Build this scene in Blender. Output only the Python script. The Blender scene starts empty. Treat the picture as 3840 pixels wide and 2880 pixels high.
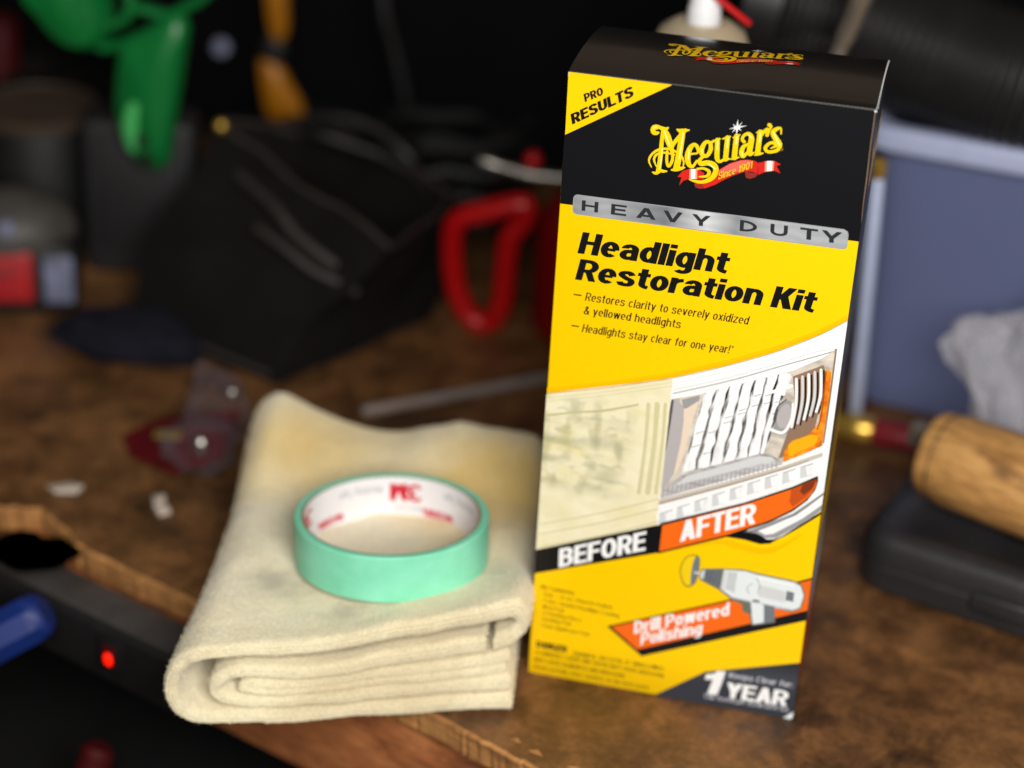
import bpy, bmesh, math, random
from mathutils import Vector, Matrix, noise, geometry

# ---------------------------------------------------------------- camera, world, light, exposure
scene = bpy.context.scene
C = scene.collection
PI = math.pi

cam_data = bpy.data.cameras.new('camera')
cam = bpy.data.objects.new('camera', cam_data)
C.objects.link(cam)
cam.location = (0.0918157, -0.8792382, 0.6319579)
cam.rotation_euler = (1.0884116, -0.0522765, 0.2252271)
cam_data.sensor_width = 36.0
cam_data.lens = 75.0006
cam_data.clip_start = 0.02
cam_data.clip_end = 60.0
cam_data.dof.use_dof = True
cam_data.dof.focus_distance = 0.958
cam_data.dof.aperture_fstop = 3.15
scene.camera = cam

world = bpy.data.worlds.new('World')
scene.world = world
world.use_nodes = True
wbg = world.node_tree.nodes['Background']
wbg.inputs['Color'].default_value = (0.95, 0.86, 0.76, 1)
wbg.inputs['Strength'].default_value = 0.04

def area_lamp(name, loc, target, size, sizey, energy, col):
    d = bpy.data.lights.new(name, 'AREA')
    d.shape = 'RECTANGLE'; d.size = size; d.size_y = sizey
    d.energy = energy; d.color = col
    o = bpy.data.objects.new(name, d); C.objects.link(o)
    o.location = loc
    o.rotation_euler = (Vector(target) - Vector(loc)).to_track_quat('-Z', 'Y').to_euler()
    return o
area_lamp('doorway_light', (0.32, -1.03, 0.82), (-0.03, 0.02, 0.08), 0.75, 0.6, 26.0, (1.0, 0.975, 0.94))

scene.view_settings.view_transform = 'Standard'
scene.view_settings.look = 'None'
scene.view_settings.exposure = 0.0
scene.view_settings.gamma = 1.0
scene.view_settings.use_curve_mapping = False

# ---------------------------------------------------------------- materials
def lin(c):
    out = []
    for v in c:
        v /= 255.0
        out.append(v / 12.92 if v <= 0.04045 else ((v + 0.055) / 1.055) ** 2.4)
    return (out[0], out[1], out[2], 1.0)

class NT:
    def __init__(self, name):
        self.m = bpy.data.materials.new(name); self.m.use_nodes = True
        self.t = self.m.node_tree
        self.b = self.t.nodes['Principled BSDF']
    def n(self, typ, **kw):
        nd = self.t.nodes.new(typ)
        for k, v in kw.items(): setattr(nd, k, v)
        return nd
    def l(self, a, b): self.t.links.new(a, b)
    def coord(self, scale=(1, 1, 1), kind='Object'):
        tc = self.n('ShaderNodeTexCoord'); mp = self.n('ShaderNodeMapping')
        mp.inputs['Scale'].default_value = scale
        self.l(tc.outputs[kind], mp.inputs['Vector'])
        return mp.outputs['Vector']
    def noise(self, vec, scale, detail=4, rough=0.55, dist=0.0):
        nd = self.n('ShaderNodeTexNoise')
        nd.inputs['Scale'].default_value = scale; nd.inputs['Detail'].default_value = detail
        nd.inputs['Roughness'].default_value = rough; nd.inputs['Distortion'].default_value = dist
        self.l(vec, nd.inputs['Vector'])
        return nd.outputs['Fac']
    def ramp(self, fac, stops):
        r = self.n('ShaderNodeValToRGB')
        e = r.color_ramp.elements
        while len(e) < len(stops): e.new(0.5)
        for k, (p, c) in enumerate(stops):
            e[k].position = p; e[k].color = c
        self.l(fac, r.inputs['Fac'])
        return r.outputs['Color']
    def mix(self, fac, a, b, mode='MIX'):
        nd = self.n('ShaderNodeMix', data_type='RGBA', blend_type=mode)
        for s, v in ((nd.inputs[0], fac), (nd.inputs[6], a), (nd.inputs[7], b)):
            if hasattr(v, 'links') or isinstance(v, bpy.types.NodeSocket): self.l(v, s)
            else: s.default_value = v
        return nd.outputs[2]
    def bump(self, h, strength, dist=0.001):
        nd = self.n('ShaderNodeBump')
        nd.inputs['Strength'].default_value = strength; nd.inputs['Distance'].default_value = dist
        self.l(h, nd.inputs['Height'])
        self.l(nd.outputs['Normal'], self.b.inputs['Normal'])
    def base(self, c):
        if isinstance(c, tuple): self.b.inputs['Base Color'].default_value = c
        else: self.l(c, self.b.inputs['Base Color'])
    def set(self, **kw):
        for k, v in kw.items(): self.b.inputs[k.replace('_', ' ')].default_value = v

MAT = {}
def plain(name, rgb, rough=0.5, spec=0.5, metal=0.0, var=0.12, vscale=60.0, bump=0.0):
    """a plain coloured surface with slight procedural mottling"""
    k = NT(name)
    v = k.coord()
    f = k.noise(v, vscale, 5)
    c = lin(rgb)
    dk = tuple(x * (1 - var) for x in c[:3]) + (1,)
    lt = tuple(min(1, x * (1 + var)) for x in c[:3]) + (1,)
    k.base(k.ramp(f, [(0.3, dk), (0.7, lt)]))
    k.set(Roughness=rough, Metallic=metal)
    k.b.inputs['Specular IOR Level'].default_value = spec
    if bump: k.bump(k.noise(v, vscale * 8, 3), bump, 0.0005)
    MAT[name] = k.m
    return k.m

# printed inks on the carton (flat print, coloured as printed)
INK = {
 'black': (14, 14, 17), 'yellow': (246, 199, 0), 'yellow_deep': (232, 178, 0), 'yellow_soft': (239, 187, 0), 'ink': (17, 17, 19), 'ink_soft': (52, 46, 18),
 'steel_edge': (150, 152, 154), 'plate_ink': (42, 44, 47), 'white': (238, 238, 236), 'white_soft': (190, 192, 198),
 'grey_line': (150, 155, 145), 'pale_grey': (205, 206, 206), 'pale_blue': (205, 216, 228), 'mid_grey': (150, 150, 150),
 'lens': (196, 186, 172), 'peach': (226, 206, 184), 'fin': (176, 170, 170), 'fin_dark': (84, 82, 82), 'dark_refl': (120, 116, 112),
 'brown_shade': (140, 112, 90), 'amber': (226, 122, 18), 'amber_light': (240, 170, 20), 'amber_dark': (170, 70, 14),
 'cream_dark': (188, 182, 138), 'cream_line': (204, 197, 152), 'orange': (238, 104, 22), 'rust': (190, 78, 28), 'rust_dark': (124, 52, 28),
 'outline': (104, 110, 96), 'pad_yellow': (236, 200, 20), 'pad_edge': (150, 140, 40), 'steel_dark': (112, 118, 124), 'drill_white': (222, 228, 228),
 'paper': (226, 228, 230), 'worn_brown': (128, 104, 84), 'gold_edge': (238, 214, 40), 'gold': (250, 200, 0),
 'gold_light': (255, 240, 150), 'gold_dark': (120, 96, 40), 'red': (206, 36, 28), 'rust_red': (140, 44, 36), 'ribbon_light': (226, 100, 86),
 'glare_pink': (240, 150, 120), 'glare_white': (250, 236, 226),
 'tape_red': (196, 14, 44), 'tape_grey': (176, 180, 184),
}
for n_, c_ in INK.items():
    plain(n_, c_, rough=0.36 if n_ not in ('paper', 'worn_brown') else 0.9, spec=0.35, var=0.02, vscale=300)

plain('lid_gloss', (19, 18, 18), rough=0.30, spec=0.6, var=0.05, vscale=120)
_b = MAT['lid_gloss'].node_tree.nodes['Principled BSDF']; _b.inputs['Coat Weight'].default_value = 0.7; _b.inputs['Coat Roughness'].default_value = 0.12
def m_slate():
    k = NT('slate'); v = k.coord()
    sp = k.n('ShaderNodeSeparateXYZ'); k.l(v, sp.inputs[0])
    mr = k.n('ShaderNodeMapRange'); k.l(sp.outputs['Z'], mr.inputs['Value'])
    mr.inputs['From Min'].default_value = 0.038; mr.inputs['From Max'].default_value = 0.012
    k.base(k.ramp(mr.outputs[0], [(0.0, lin((20, 20, 24))), (0.6, lin((58, 64, 72))), (1.0, lin((46, 50, 60)))]))  # grey lower part: printed gradient with a bench reflection painted in
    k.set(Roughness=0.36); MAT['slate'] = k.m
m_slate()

def m_steel():
    k = NT('steel'); v = k.coord()
    w = k.n('ShaderNodeTexWave', wave_type='RINGS'); w.inputs['Scale'].default_value = 60; w.inputs['Distortion'].default_value = 5.0
    w.inputs['Detail'].default_value = 3; k.l(v, w.inputs['Vector'])
    sw = k.noise(k.coord((1, 1, 1)), 22, 2, 0.4)
    sp = k.n('ShaderNodeSeparateXYZ'); k.l(v, sp.inputs[0])
    ad = k.n('ShaderNodeMath', operation='MULTIPLY_ADD'); k.l(sw, ad.inputs[0]); ad.inputs[1].default_value = 0.010; k.l(sp.outputs['X'], ad.inputs[2])
    mr = k.n('ShaderNodeMapRange'); k.l(ad.outputs[0], mr.inputs['Value']); mr.inputs['From Min'].default_value = -0.058; mr.inputs['From Max'].default_value = 0.068
    a = k.ramp(mr.outputs[0], [(0.0, lin((150, 152, 154))), (0.12, lin((176, 178, 180))), (0.36, lin((128, 131, 134))), (0.50, lin((222, 223, 224))), (0.60, lin((150, 153, 156))), (0.72, lin((186, 188, 190))), (1.0, lin((178, 181, 184)))])
    b = k.ramp(w.outputs['Fac'], [(0.0, lin((214, 215, 216))), (1.0, lin((232, 233, 234)))])
    k.base(k.mix(0.8, a, b, 'MULTIPLY'))
    k.set(Roughness=0.35); MAT['steel'] = k.m
m_steel()

def m_haze_lens():
    k = NT('haze_lens')
    v1 = k.coord((1, 1, 1.6)); v2 = k.coord((0.5, 1, 1.5)); v3 = k.coord((2.6, 1, 0.9))
    c = k.ramp(k.noise(v1, 60, 5, 0.6, 0.4), [(0.30, lin((224, 214, 172))), (0.7, lin((238, 230, 198)))])
    # faint lens ribbing seen through the clouded plastic
    sp = k.n('ShaderNodeSeparateXYZ'); k.l(k.coord(), sp.inputs[0])
    def band(sock, lo, hi, soft):
        a = k.n('ShaderNodeMapRange', interpolation_type='SMOOTHSTEP'); k.l(sock, a.inputs['Value'])
        a.inputs['From Min'].default_value = lo - soft; a.inputs['From Max'].default_value = lo + soft
        b = k.n('ShaderNodeMapRange', interpolation_type='SMOOTHSTEP'); k.l(sock, b.inputs['Value'])
        b.inputs['From Min'].default_value = hi - soft; b.inputs['From Max'].default_value = hi + soft
        b.inputs['To Min'].default_value = 1; b.inputs['To Max'].default_value = 0
        m = k.n('ShaderNodeMath', operation='MULTIPLY'); k.l(a.outputs[0], m.inputs[0]); k.l(b.outputs[0], m.inputs[1])
        return m.outputs[0]
    mx = k.n('ShaderNodeMath', operation='MULTIPLY'); k.l(band(sp.outputs['X'], -0.072, -0.026, 0.005), mx.inputs[0]); k.l(band(sp.outputs['Z'], 0.112, 0.160, 0.006), mx.inputs[1])
    for v, s, lo, hi, col in ((v2, 70, 0.48, 0.68, (150, 148, 112)), (v3, 60, 0.50, 0.70, (164, 160, 122)), (v1, 150, 0.52, 0.72, (172, 170, 138))):
        f = k.ramp(k.noise(v, s, 1.5, 0.4, 0.2), [(lo, (0, 0, 0, 1)), (hi, (0.62, 0.62, 0.62, 1))])
        m = k.n('ShaderNodeMath', operation='MULTIPLY'); k.l(f, m.inputs[0]); k.l(mx.outputs[0], m.inputs[1])
        c = k.mix(m.outputs[0], c, lin(col))
    yl = k.ramp(k.noise(v1, 45, 4, 0.6), [(0.55, (0, 0, 0, 1)), (0.75, (0.5, 0.5, 0.5, 1))])
    c = k.mix(yl, c, lin((226, 210, 120)))
    k.base(c); k.set(Roughness=0.36); MAT['haze_lens'] = k.m
m_haze_lens()
def m_chrome(name, sc, rot, stops, s):
    k = NT(name)
    tc = k.n('ShaderNodeTexCoord'); mp = k.n('ShaderNodeMapping')
    mp.inputs['Scale'].default_value = sc; mp.inputs['Rotation'].default_value = (0, rot, 0)
    k.l(tc.outputs['Object'], mp.inputs['Vector'])
    k.base(k.ramp(k.noise(mp.outputs['Vector'], s, 4, 0.6, 0.5), [(a, lin(b)) for a, b in stops])); k.set(Roughness=0.36)
    MAT[name] = k.m
m_chrome('chrome_print', (5, 1, 1), 0.22, [(0.30, (40, 38, 38)), (0.44, (120, 116, 114)), (0.54, (222, 221, 220)), (0.7, (244, 244, 244))], 70)
m_chrome('white_print', (3, 1, 1), 0.2, [(0.30, (218, 218, 220)), (0.45, (240, 240, 239)), (0.7, (246, 246, 245))], 60)
m_chrome('lens_print', (1, 1, 2), 0.2, [(0.28, (150, 138, 126)), (0.5, (200, 190, 176)), (0.72, (228, 220, 208))], 70)
m_chrome('scoop_print', (1, 1, 5), 0.2, [(0.28, (128, 122, 122)), (0.5, (180, 175, 175)), (0.72, (214, 212, 212))], 60)
m_chrome('amber_print', (2, 1, 2), 0.2, [(0.30, (190, 84, 12)), (0.5, (232, 128, 20)), (0.7, (246, 176, 44))], 80)
def m_bench():
    k = NT('worn_hardboard'); v = k.coord()
    big = k.noise(v, 9, 6, 0.62, 0.4)
    mid = k.noise(v, 38, 6, 0.65, 0.3)
    fine = k.noise(v, 240, 4, 0.6)
    c = k.ramp(big, [(0.32, lin((54, 35, 19))), (0.47, lin((90, 60, 33))), (0.64, lin((142, 98, 58)))])
    c2 = k.ramp(mid, [(0.32, lin((36, 24, 15))), (0.47, lin((98, 65, 36))), (0.62, lin((150, 102, 58)))])
    c = k.mix(0.5, c, c2)
    st = k.ramp(k.noise(k.coord((1.3, 0.9, 1)), 17, 5, 0.7, 0.8), [(0.52, (1, 1, 1, 1)), (0.66, (0.30, 0.28, 0.27, 1))])
    c = k.mix(0.75, c, st, 'MULTIPLY')
    # pale scuffs: long thin streaks in two directions
    for sc, rot, amt in (((14, 160, 1), 0.5, 0.42), ((120, 12, 1), 0.9, 0.38)):
        tc = k.n('ShaderNodeTexCoord'); mp = k.n('ShaderNodeMapping')
        mp.inputs['Scale'].default_value = sc; mp.inputs['Rotation'].default_value = (0, 0, rot)
        k.l(tc.outputs['Object'], mp.inputs['Vector'])
        s = k.noise(mp.outputs['Vector'], 1.0, 4, 0.6, 0.4)
        mask = k.ramp(s, [(0.66, (0, 0, 0, 1)), (0.74, (amt, amt, amt, 1))])
        c = k.mix(mask, c, lin((172, 116, 66)))
    tc = k.n('ShaderNodeTexCoord'); mp = k.n('ShaderNodeMapping'); mp.inputs['Scale'].default_value = (10, 110, 1); mp.inputs['Rotation'].default_value = (0, 0, 0.38)
    k.l(tc.outputs['Object'], mp.inputs['Vector'])
    gr = k.ramp(k.noise(mp.outputs['Vector'], 1.6, 6, 0.7, 0.6), [(0.32, (0.62, 0.6, 0.58, 1)), (0.55, (1, 1, 1, 1)), (0.75, (1.25, 1.2, 1.12, 1))])
    c = k.mix(0.4, c, gr, 'MULTIPLY')
    sp = k.ramp(k.noise(v, 95, 3, 0.5), [(0.70, (0, 0, 0, 1)), (0.78, (0.7, 0.7, 0.7, 1))])
    c = k.mix(sp, c, lin((30, 21, 15)))
    fl = k.ramp(fine, [(0.35, (0.8, 0.8, 0.8, 1)), (0.65, (1.1, 1.1, 1.1, 1))])
    k.base(k.mix(1.0, c, fl, 'MULTIPLY'))
    k.l(k.ramp(mid, [(0.3, (0.34, 0.34, 0.34, 1)), (0.7, (0.62, 0.62, 0.62, 1))]), k.b.inputs['Roughness'])
    k.b.inputs['Specular IOR Level'].default_value = 0.5
    h = k.mix(0.5, k.noise(v, 60, 6, 0.7), k.noise(v, 300, 3, 0.6))
    k.bump(h, 0.5, 0.0012); MAT['bench'] = k.m
m_bench()

def m_wood(name, stops, sc, rough=0.6, bump=0.4, dirt=0.5, kind='Object'):
    k = NT(name); v = k.coord(sc, kind)
    a = k.noise(v, 6, 6, 0.65, 1.0)
    b = k.noise(v, 26, 4, 0.6)
    c = k.ramp(a, [(p, lin(q)) for p, q in stops])
    d = k.ramp(b, [(0.3, (1 - dirt, 1 - dirt, 1 - dirt, 1)), (0.55, (1, 1, 1, 1))])
    k.base(k.mix(1.0, c, d, 'MULTIPLY'))
    k.set(Roughness=rough); k.bump(b, bump, 0.0006); MAT[name] = k.m
m_wood('raw_edge', [(0.3, (122, 82, 42)), (0.5, (172, 118, 62)), (0.7, (196, 142, 82))], (4, 4, 30), 0.8, 0.5, 0.4)
m_wood('apron_ply', [(0.3, (120, 66, 34)), (0.5, (168, 100, 54)), (0.72, (190, 122, 72))], (3, 3, 12), 0.7, 0.4, 0.35)
m_wood('handle_wood', [(0.3, (120, 80, 42)), (0.5, (186, 136, 76)), (0.7, (206, 158, 96))], (3, 15, 15), 0.5, 0.5, 0.5)

m_wood('lid_reflection_wood', [(0.3, (70, 56, 43)), (0.5, (104, 84, 66)), (0.7, (126, 104, 82))], (1, 1, 7), 0.7, 0.3, 0.4)
def m_cloth():
    k = NT('terry_cloth'); v = k.coord()
    big = k.noise(v, 11, 5, 0.6, 0.5)
    c = k.ramp(big, [(0.30, lin((216, 200, 162))), (0.50, lin((238, 226, 190))), (0.72, lin((243, 234, 206)))])
    yl = k.ramp(k.noise(k.coord((1, 1, 1)), 7.5, 4, 0.5, 0.3), [(0.50, (0, 0, 0, 1)), (0.66, (0.45, 0.45, 0.45, 1))])
    c = k.mix(yl, c, lin((230, 194, 104)))
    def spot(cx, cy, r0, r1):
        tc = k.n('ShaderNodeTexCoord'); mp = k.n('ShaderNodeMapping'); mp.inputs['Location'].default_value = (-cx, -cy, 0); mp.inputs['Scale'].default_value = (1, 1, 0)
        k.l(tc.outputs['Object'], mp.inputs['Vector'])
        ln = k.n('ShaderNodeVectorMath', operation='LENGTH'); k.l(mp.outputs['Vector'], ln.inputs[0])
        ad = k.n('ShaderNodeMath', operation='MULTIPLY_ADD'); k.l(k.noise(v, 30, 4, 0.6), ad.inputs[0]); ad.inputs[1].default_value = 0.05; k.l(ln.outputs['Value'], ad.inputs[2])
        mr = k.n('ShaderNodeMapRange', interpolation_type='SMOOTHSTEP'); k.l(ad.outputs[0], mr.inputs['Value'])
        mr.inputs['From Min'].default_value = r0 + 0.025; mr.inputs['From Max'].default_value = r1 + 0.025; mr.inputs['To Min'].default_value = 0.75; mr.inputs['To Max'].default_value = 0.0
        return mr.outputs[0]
    c = k.mix(spot(-0.105, 0.085, 0.01, 0.075), c, lin((232, 192, 98)))
    c = k.mix(spot(-0.215, 0.085, 0.0, 0.045), c, lin((226, 192, 118)))
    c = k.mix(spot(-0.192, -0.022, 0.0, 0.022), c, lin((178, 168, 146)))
    c = k.mix(spot(-0.150, -0.052, 0.0, 0.016), c, lin((200, 188, 160)))
    gr = k.ramp(k.noise(v, 19, 5, 0.65, 0.7), [(0.58, (0, 0, 0, 1)), (0.74, (0.35, 0.35, 0.35, 1))])
    c = k.mix(gr, c, lin((150, 140, 122)))
    f = k.ramp(k.noise(v, 900, 3, 0.7), [(0.3, (0.78, 0.78, 0.78, 1)), (0.7, (1.1, 1.1, 1.1, 1))])
    k.base(k.mix(1.0, c, f, 'MULTIPLY'))
    k.set(Roughness=0.95); k.b.inputs['Specular IOR Level'].default_value = 0.1
    k.b.inputs['Sheen Weight'].default_value = 0.35; k.b.inputs['Sheen Roughness'].default_value = 0.5
    h = k.mix(0.55, k.noise(v, 620, 3, 0.7), k.noise(v, 90, 4, 0.6))
    k.bump(h, 0.9, 0.0022); MAT['cloth'] = k.m
m_cloth()

def m_tape():
    k = NT('green_tape'); v = k.coord((1, 1, 1.5))
    a = k.noise(v, 40, 4, 0.6)
    k.base(k.ramp(a, [(0.3, lin((120, 208, 170))), (0.7, lin((142, 224, 190)))]))
    k.set(Roughness=0.42); k.b.inputs['Specular IOR Level'].default_value = 0.4
    k.bump(k.noise(k.coord((1, 1, 1)), 700, 2), 0.25, 0.0004); MAT['tape'] = k.m
m_tape()

plain('core_paper', (226, 224, 226), 0.55, 0.3, var=0.03)
plain('core_card', (150, 108, 84), 0.9, 0.2, var=0.1, vscale=200)
plain('dark_plastic', (26, 24, 24), 0.42, 0.5, var=0.2, vscale=90, bump=0.3)
plain('case_plastic', (36, 35, 36), 0.42, 0.5, var=0.25, vscale=40, bump=0.35)
plain('bag_fabric', (17, 15, 14), 0.85, 0.15, var=0.3, vscale=30, bump=0.6)
plain('bag_piping', (50, 44, 41), 0.6, 0.4, var=0.2)
plain('slab_plastic', (27, 26, 27), 0.6, 0.4, var=0.15, vscale=20)
plain('green_plastic', (8, 106, 46), 0.38, 0.5, var=0.12, vscale=25)
plain('green_highlight', (70, 170, 92), 0.3, 0.5, var=0.1, vscale=40)
plain('yellow_plastic', (158, 98, 8), 0.45, 0.4, var=0.1, vscale=30)
plain('red_paint', (186, 4, 10), 0.35, 0.5, var=0.1, vscale=30)
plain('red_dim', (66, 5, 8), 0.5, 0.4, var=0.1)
plain('red_shaded', (128, 4, 8), 0.4, 0.5, var=0.1, vscale=30)  # oil can body red, darkened for the carton's shade on it
plain('red_plastic', (160, 22, 28), 0.42, 0.5, var=0.15, vscale=30)
plain('maroon', (120, 22, 30), 0.35, 0.5, var=0.15)
plain('card_red', (84, 12, 20), 0.25, 0.6, var=0.2)
plain('blue_plastic', (10, 38, 104), 0.55, 0.5, var=0.1)
plain('tub_blue', (98, 106, 150), 0.42, 0.45, var=0.08, vscale=14)
plain('tub_rim', (158, 164, 192), 0.4, 0.4, var=0.05)
plain('bright_metal', (190, 186, 178), 0.25, 0.5, metal=1.0, var=0.08)
plain('dull_metal', (160, 148, 132), 0.45, 0.5, metal=0.85, var=0.2)
plain('spout_metal', (140, 136, 128), 0.3, 0.5, metal=0.9, var=0.2)
plain('hose_black', (30, 29, 29), 0.42, 0.5, var=0.15)
plain('brass', (226, 184, 84), 0.3, 0.5, metal=0.8, var=0.1)
plain('can_top', (206, 190, 158), 0.4, 0.5, metal=0.3, var=0.06)
plain('white_plastic', (232, 232, 234), 0.4, 0.5, var=0.03)
plain('pale_blue_plastic', (186, 196, 224), 0.4, 0.5, var=0.06)
plain('label_blue', (104, 108, 130), 0.5, 0.4, var=0.5, vscale=70)
plain('grey_shell', (66, 62, 58), 0.5, 0.4, var=0.3, vscale=45)
plain('tin_brown', (66, 54, 44), 0.5, 0.4, var=0.15)
plain('navy_cloth', (16, 17, 27), 0.9, 0.2, var=0.2)
plain('rubber', (15, 14, 14), 0.6, 0.4, var=0.2)
plain('strip_top', (62, 58, 56), 0.55, 0.4, var=0.25, vscale=40)
plain('scrap', (190, 176, 162), 0.8, 0.2, var=0.06)
plain('rod_grey', (128, 116, 108), 0.5, 0.4, var=0.12)
plain('wall_paint', (7, 7, 8), 0.9, 0.1, var=0.2, vscale=8)
plain('floor_dark', (16, 14, 13), 0.9, 0.2, var=0.3, vscale=6)
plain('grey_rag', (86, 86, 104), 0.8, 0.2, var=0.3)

def m_clear(name, rgb, transp, rough, bump=0.8):
    k = NT(name)
    k.base(lin(rgb)); k.set(Roughness=rough)
    tr = k.n('ShaderNodeBsdfTransparent'); mx = k.n('ShaderNodeMixShader')
    lw = k.n('ShaderNodeLayerWeight'); lw.inputs['Blend'].default_value = 0.45
    mr = k.n('ShaderNodeMapRange'); k.l(lw.outputs['Facing'], mr.inputs['Value'])
    mr.inputs['To Min'].default_value = transp; mr.inputs['To Max'].default_value = max(0.0, transp - 0.45)
    k.l(mr.outputs[0], mx.inputs[0]); k.l(k.b.outputs[0], mx.inputs[1]); k.l(tr.outputs[0], mx.inputs[2])
    out = k.t.nodes['Material Output']; k.l(mx.outputs[0], out.inputs['Surface'])
    v = k.coord(); k.bump(k.noise(v, 60, 5, 0.7, 1.0), bump, 0.004)
    MAT[name] = k.m
m_clear('tub_clear', (108, 116, 154), 0.42, 0.35, 0.06)
m_clear('clear_bag', (228, 225, 230), 0.80, 0.10, 1.0)
m_clear('clear_blister', (120, 108, 116), 0.95, 0.05, 1.0)

def m_glow():
    k = NT('red_glow'); k.base(lin((150, 0, 0)))
    k.b.inputs['Emission Color'].default_value = (1.0, 0.01, 0.0, 1)
    k.b.inputs['Emission Strength'].default_value = 2.0
    MAT['glow'] = k.m
m_glow()

# ---------------------------------------------------------------- helpers
def link(name, me, mats, parent=None):
    o = bpy.data.objects.new(name, me); C.objects.link(o)
    for mt in (mats if isinstance(mats, (list, tuple)) else [mats]): me.materials.append(MAT[mt])
    if parent is not None: o.parent = parent
    return o
def build(name, bm, mats, parent=None, smooth=True):
    me = bpy.data.meshes.new(name)
    bmesh.ops.recalc_face_normals(bm, faces=bm.faces[:])
    bm.to_mesh(me); bm.free()
    if smooth:
        for p in me.polygons: p.use_smooth = True
        try: me.set_sharp_from_angle(angle=math.radians(38))
        except Exception: pass
    return link(name, me, mats, parent)
def thing(name, label, cat, loc=(0, 0, 0), rz=0.0, group=None):
    o = bpy.data.objects.new(name, None); C.objects.link(o)
    o.location = loc; o.rotation_euler = (0, 0, rz); o.empty_display_size = 0.02
    o['label'] = label; o['category'] = cat
    if group: o['group'] = group
    return o
def tag(o, label, cat, group=None):
    o['label'] = label; o['category'] = cat
    if group: o['group'] = group
    return o
def local(root, pts):
    bpy.context.view_layer.update()
    mi = root.matrix_world.inverted()
    return [mi @ Vector(p) for p in pts]

def add_box(bm, c, s, rot=None, bev=0.0, seg=2):
    r = bmesh.ops.create_cube(bm, size=1.0)
    vs = r['verts']
    M = Matrix.Translation(Vector(c)) @ (rot.to_4x4() if rot is not None else Matrix.Identity(4)) @ Matrix.Diagonal((s[0], s[1], s[2], 1))
    bmesh.ops.transform(bm, matrix=M, verts=vs)
    if bev:
        es = list({e for v in vs for e in v.link_edges})
        bmesh.ops.bevel(bm, geom=es, offset=bev, segments=seg, profile=0.5, affect='EDGES')
def frames(pts):
    ts = []
    for i in range(len(pts)):
        a = pts[max(i - 1, 0)]; b = pts[min(i + 1, len(pts) - 1)]
        ts.append((b - a).normalized())
    n = ts[0].orthogonal().normalized(); fr = []
    for t in ts:
        n = (n - t * n.dot(t)).normalized()
        fr.append((n, t.cross(n)))
    return fr
def smooth_pts(pts, sub=5, closed=False):
    """Catmull-Rom through points of any dimension"""
    n = len(pts); out = []
    dim = len(pts[0])
    rng = n if closed else n - 1
    for i in range(rng):
        if closed: p = [pts[(i + k) % n] for k in (-1, 0, 1, 2)]
        else: p = [pts[max(0, min(n - 1, i + k))] for k in (-1, 0, 1, 2)]
        for s in range(sub):
            t = s / sub
            out.append(tuple(0.5 * ((2 * p[1][d]) + (p[2][d] - p[0][d]) * t + (2 * p[0][d] - 5 * p[1][d] + 4 * p[2][d] - p[3][d]) * t * t + (3 * p[1][d] - p[0][d] - 3 * p[2][d] + p[3][d]) * t ** 3) for d in range(dim)))
    if not closed: out.append(tuple(pts[-1]))
    return out
def add_tube(bm, pts, rad, seg=12, closed=False, flat=1.0, up=None):
    pts = [Vector(p) for p in pts]; n = len(pts)
    rads = rad if isinstance(rad, (list, tuple)) else [rad] * n
    if closed:
        fr = []
        for i in range(n):
            t = (pts[(i + 1) % n] - pts[i - 1]).normalized()
            u = Vector(up) if up else Vector((0, 1, 0))
            a = (u - t * u.dot(t)).normalized(); fr.append((a, t.cross(a)))
    elif up:
        fr = []
        for i in range(n):
            t = (pts[min(i + 1, n - 1)] - pts[max(i - 1, 0)]).normalized()
            u = Vector(up); a = (u - t * u.dot(t)).normalized(); fr.append((a, t.cross(a)))
    else: fr = frames(pts)
    rings = []
    for p, (a, b), r in zip(pts, fr, rads):
        rings.append([bm.verts.new(p + a * math.cos(k * 2 * PI / seg) * r * flat + b * math.sin(k * 2 * PI / seg) * r) for k in range(seg)])
    m = n if closed else n - 1
    for i in range(m):
        A = rings[i]; B = rings[(i + 1) % n]
        for k in range(seg): bm.faces.new((A[k], A[(k + 1) % seg], B[(k + 1) % seg], B[k]))
    if not closed:
        bm.faces.new(rings[0][::-1]); bm.faces.new(rings[-1])
def add_lathe(bm, prof, c=(0, 0, 0), seg=40, axis=None):
    """prof: (radius, height) pairs, turned about z (or along axis)"""
    M = Matrix.Translation(Vector(c))
    if axis is not None: M = M @ Vector(axis).to_track_quat('Z', 'X').to_matrix().to_4x4()
    rings = []
    for r, h in prof:
        rings.append([bm.verts.new(M @ Vector((max(r, 1e-5) * math.cos(k * 2 * PI / seg), max(r, 1e-5) * math.sin(k * 2 * PI / seg), h))) for k in range(seg)])
    for A, B in zip(rings, rings[1:]):
        for k in range(seg): bm.faces.new((A[k], A[(k + 1) % seg], B[(k + 1) % seg], B[k]))
    bm.faces.new(rings[0][::-1]); bm.faces.new(rings[-1])
def rounded_rect(hx, hy, r, seg=6):
    out = []
    for cx, cy, a0 in ((hx - r, hy - r, 0), (-hx + r, hy - r, 90), (-hx + r, -hy + r, 180), (hx - r, -hy + r, 270)):
        for k in range(seg + 1):
            a = math.radians(a0 + 90 * k / seg); out.append((cx + r * math.cos(a), cy + r * math.sin(a)))
    return out
def add_stack(bm, loops, cap0=True, cap1=True):
    rings = [[bm.verts.new(Vector(p)) for p in lp] for lp in loops]
    n = len(rings[0])
    for A, B in zip(rings, rings[1:]):
        for k in range(n): bm.faces.new((A[k], A[(k + 1) % n], B[(k + 1) % n], B[k]))
    if cap0: bm.faces.new(rings[0][::-1])
    if cap1: bm.faces.new(rings[-1])

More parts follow.
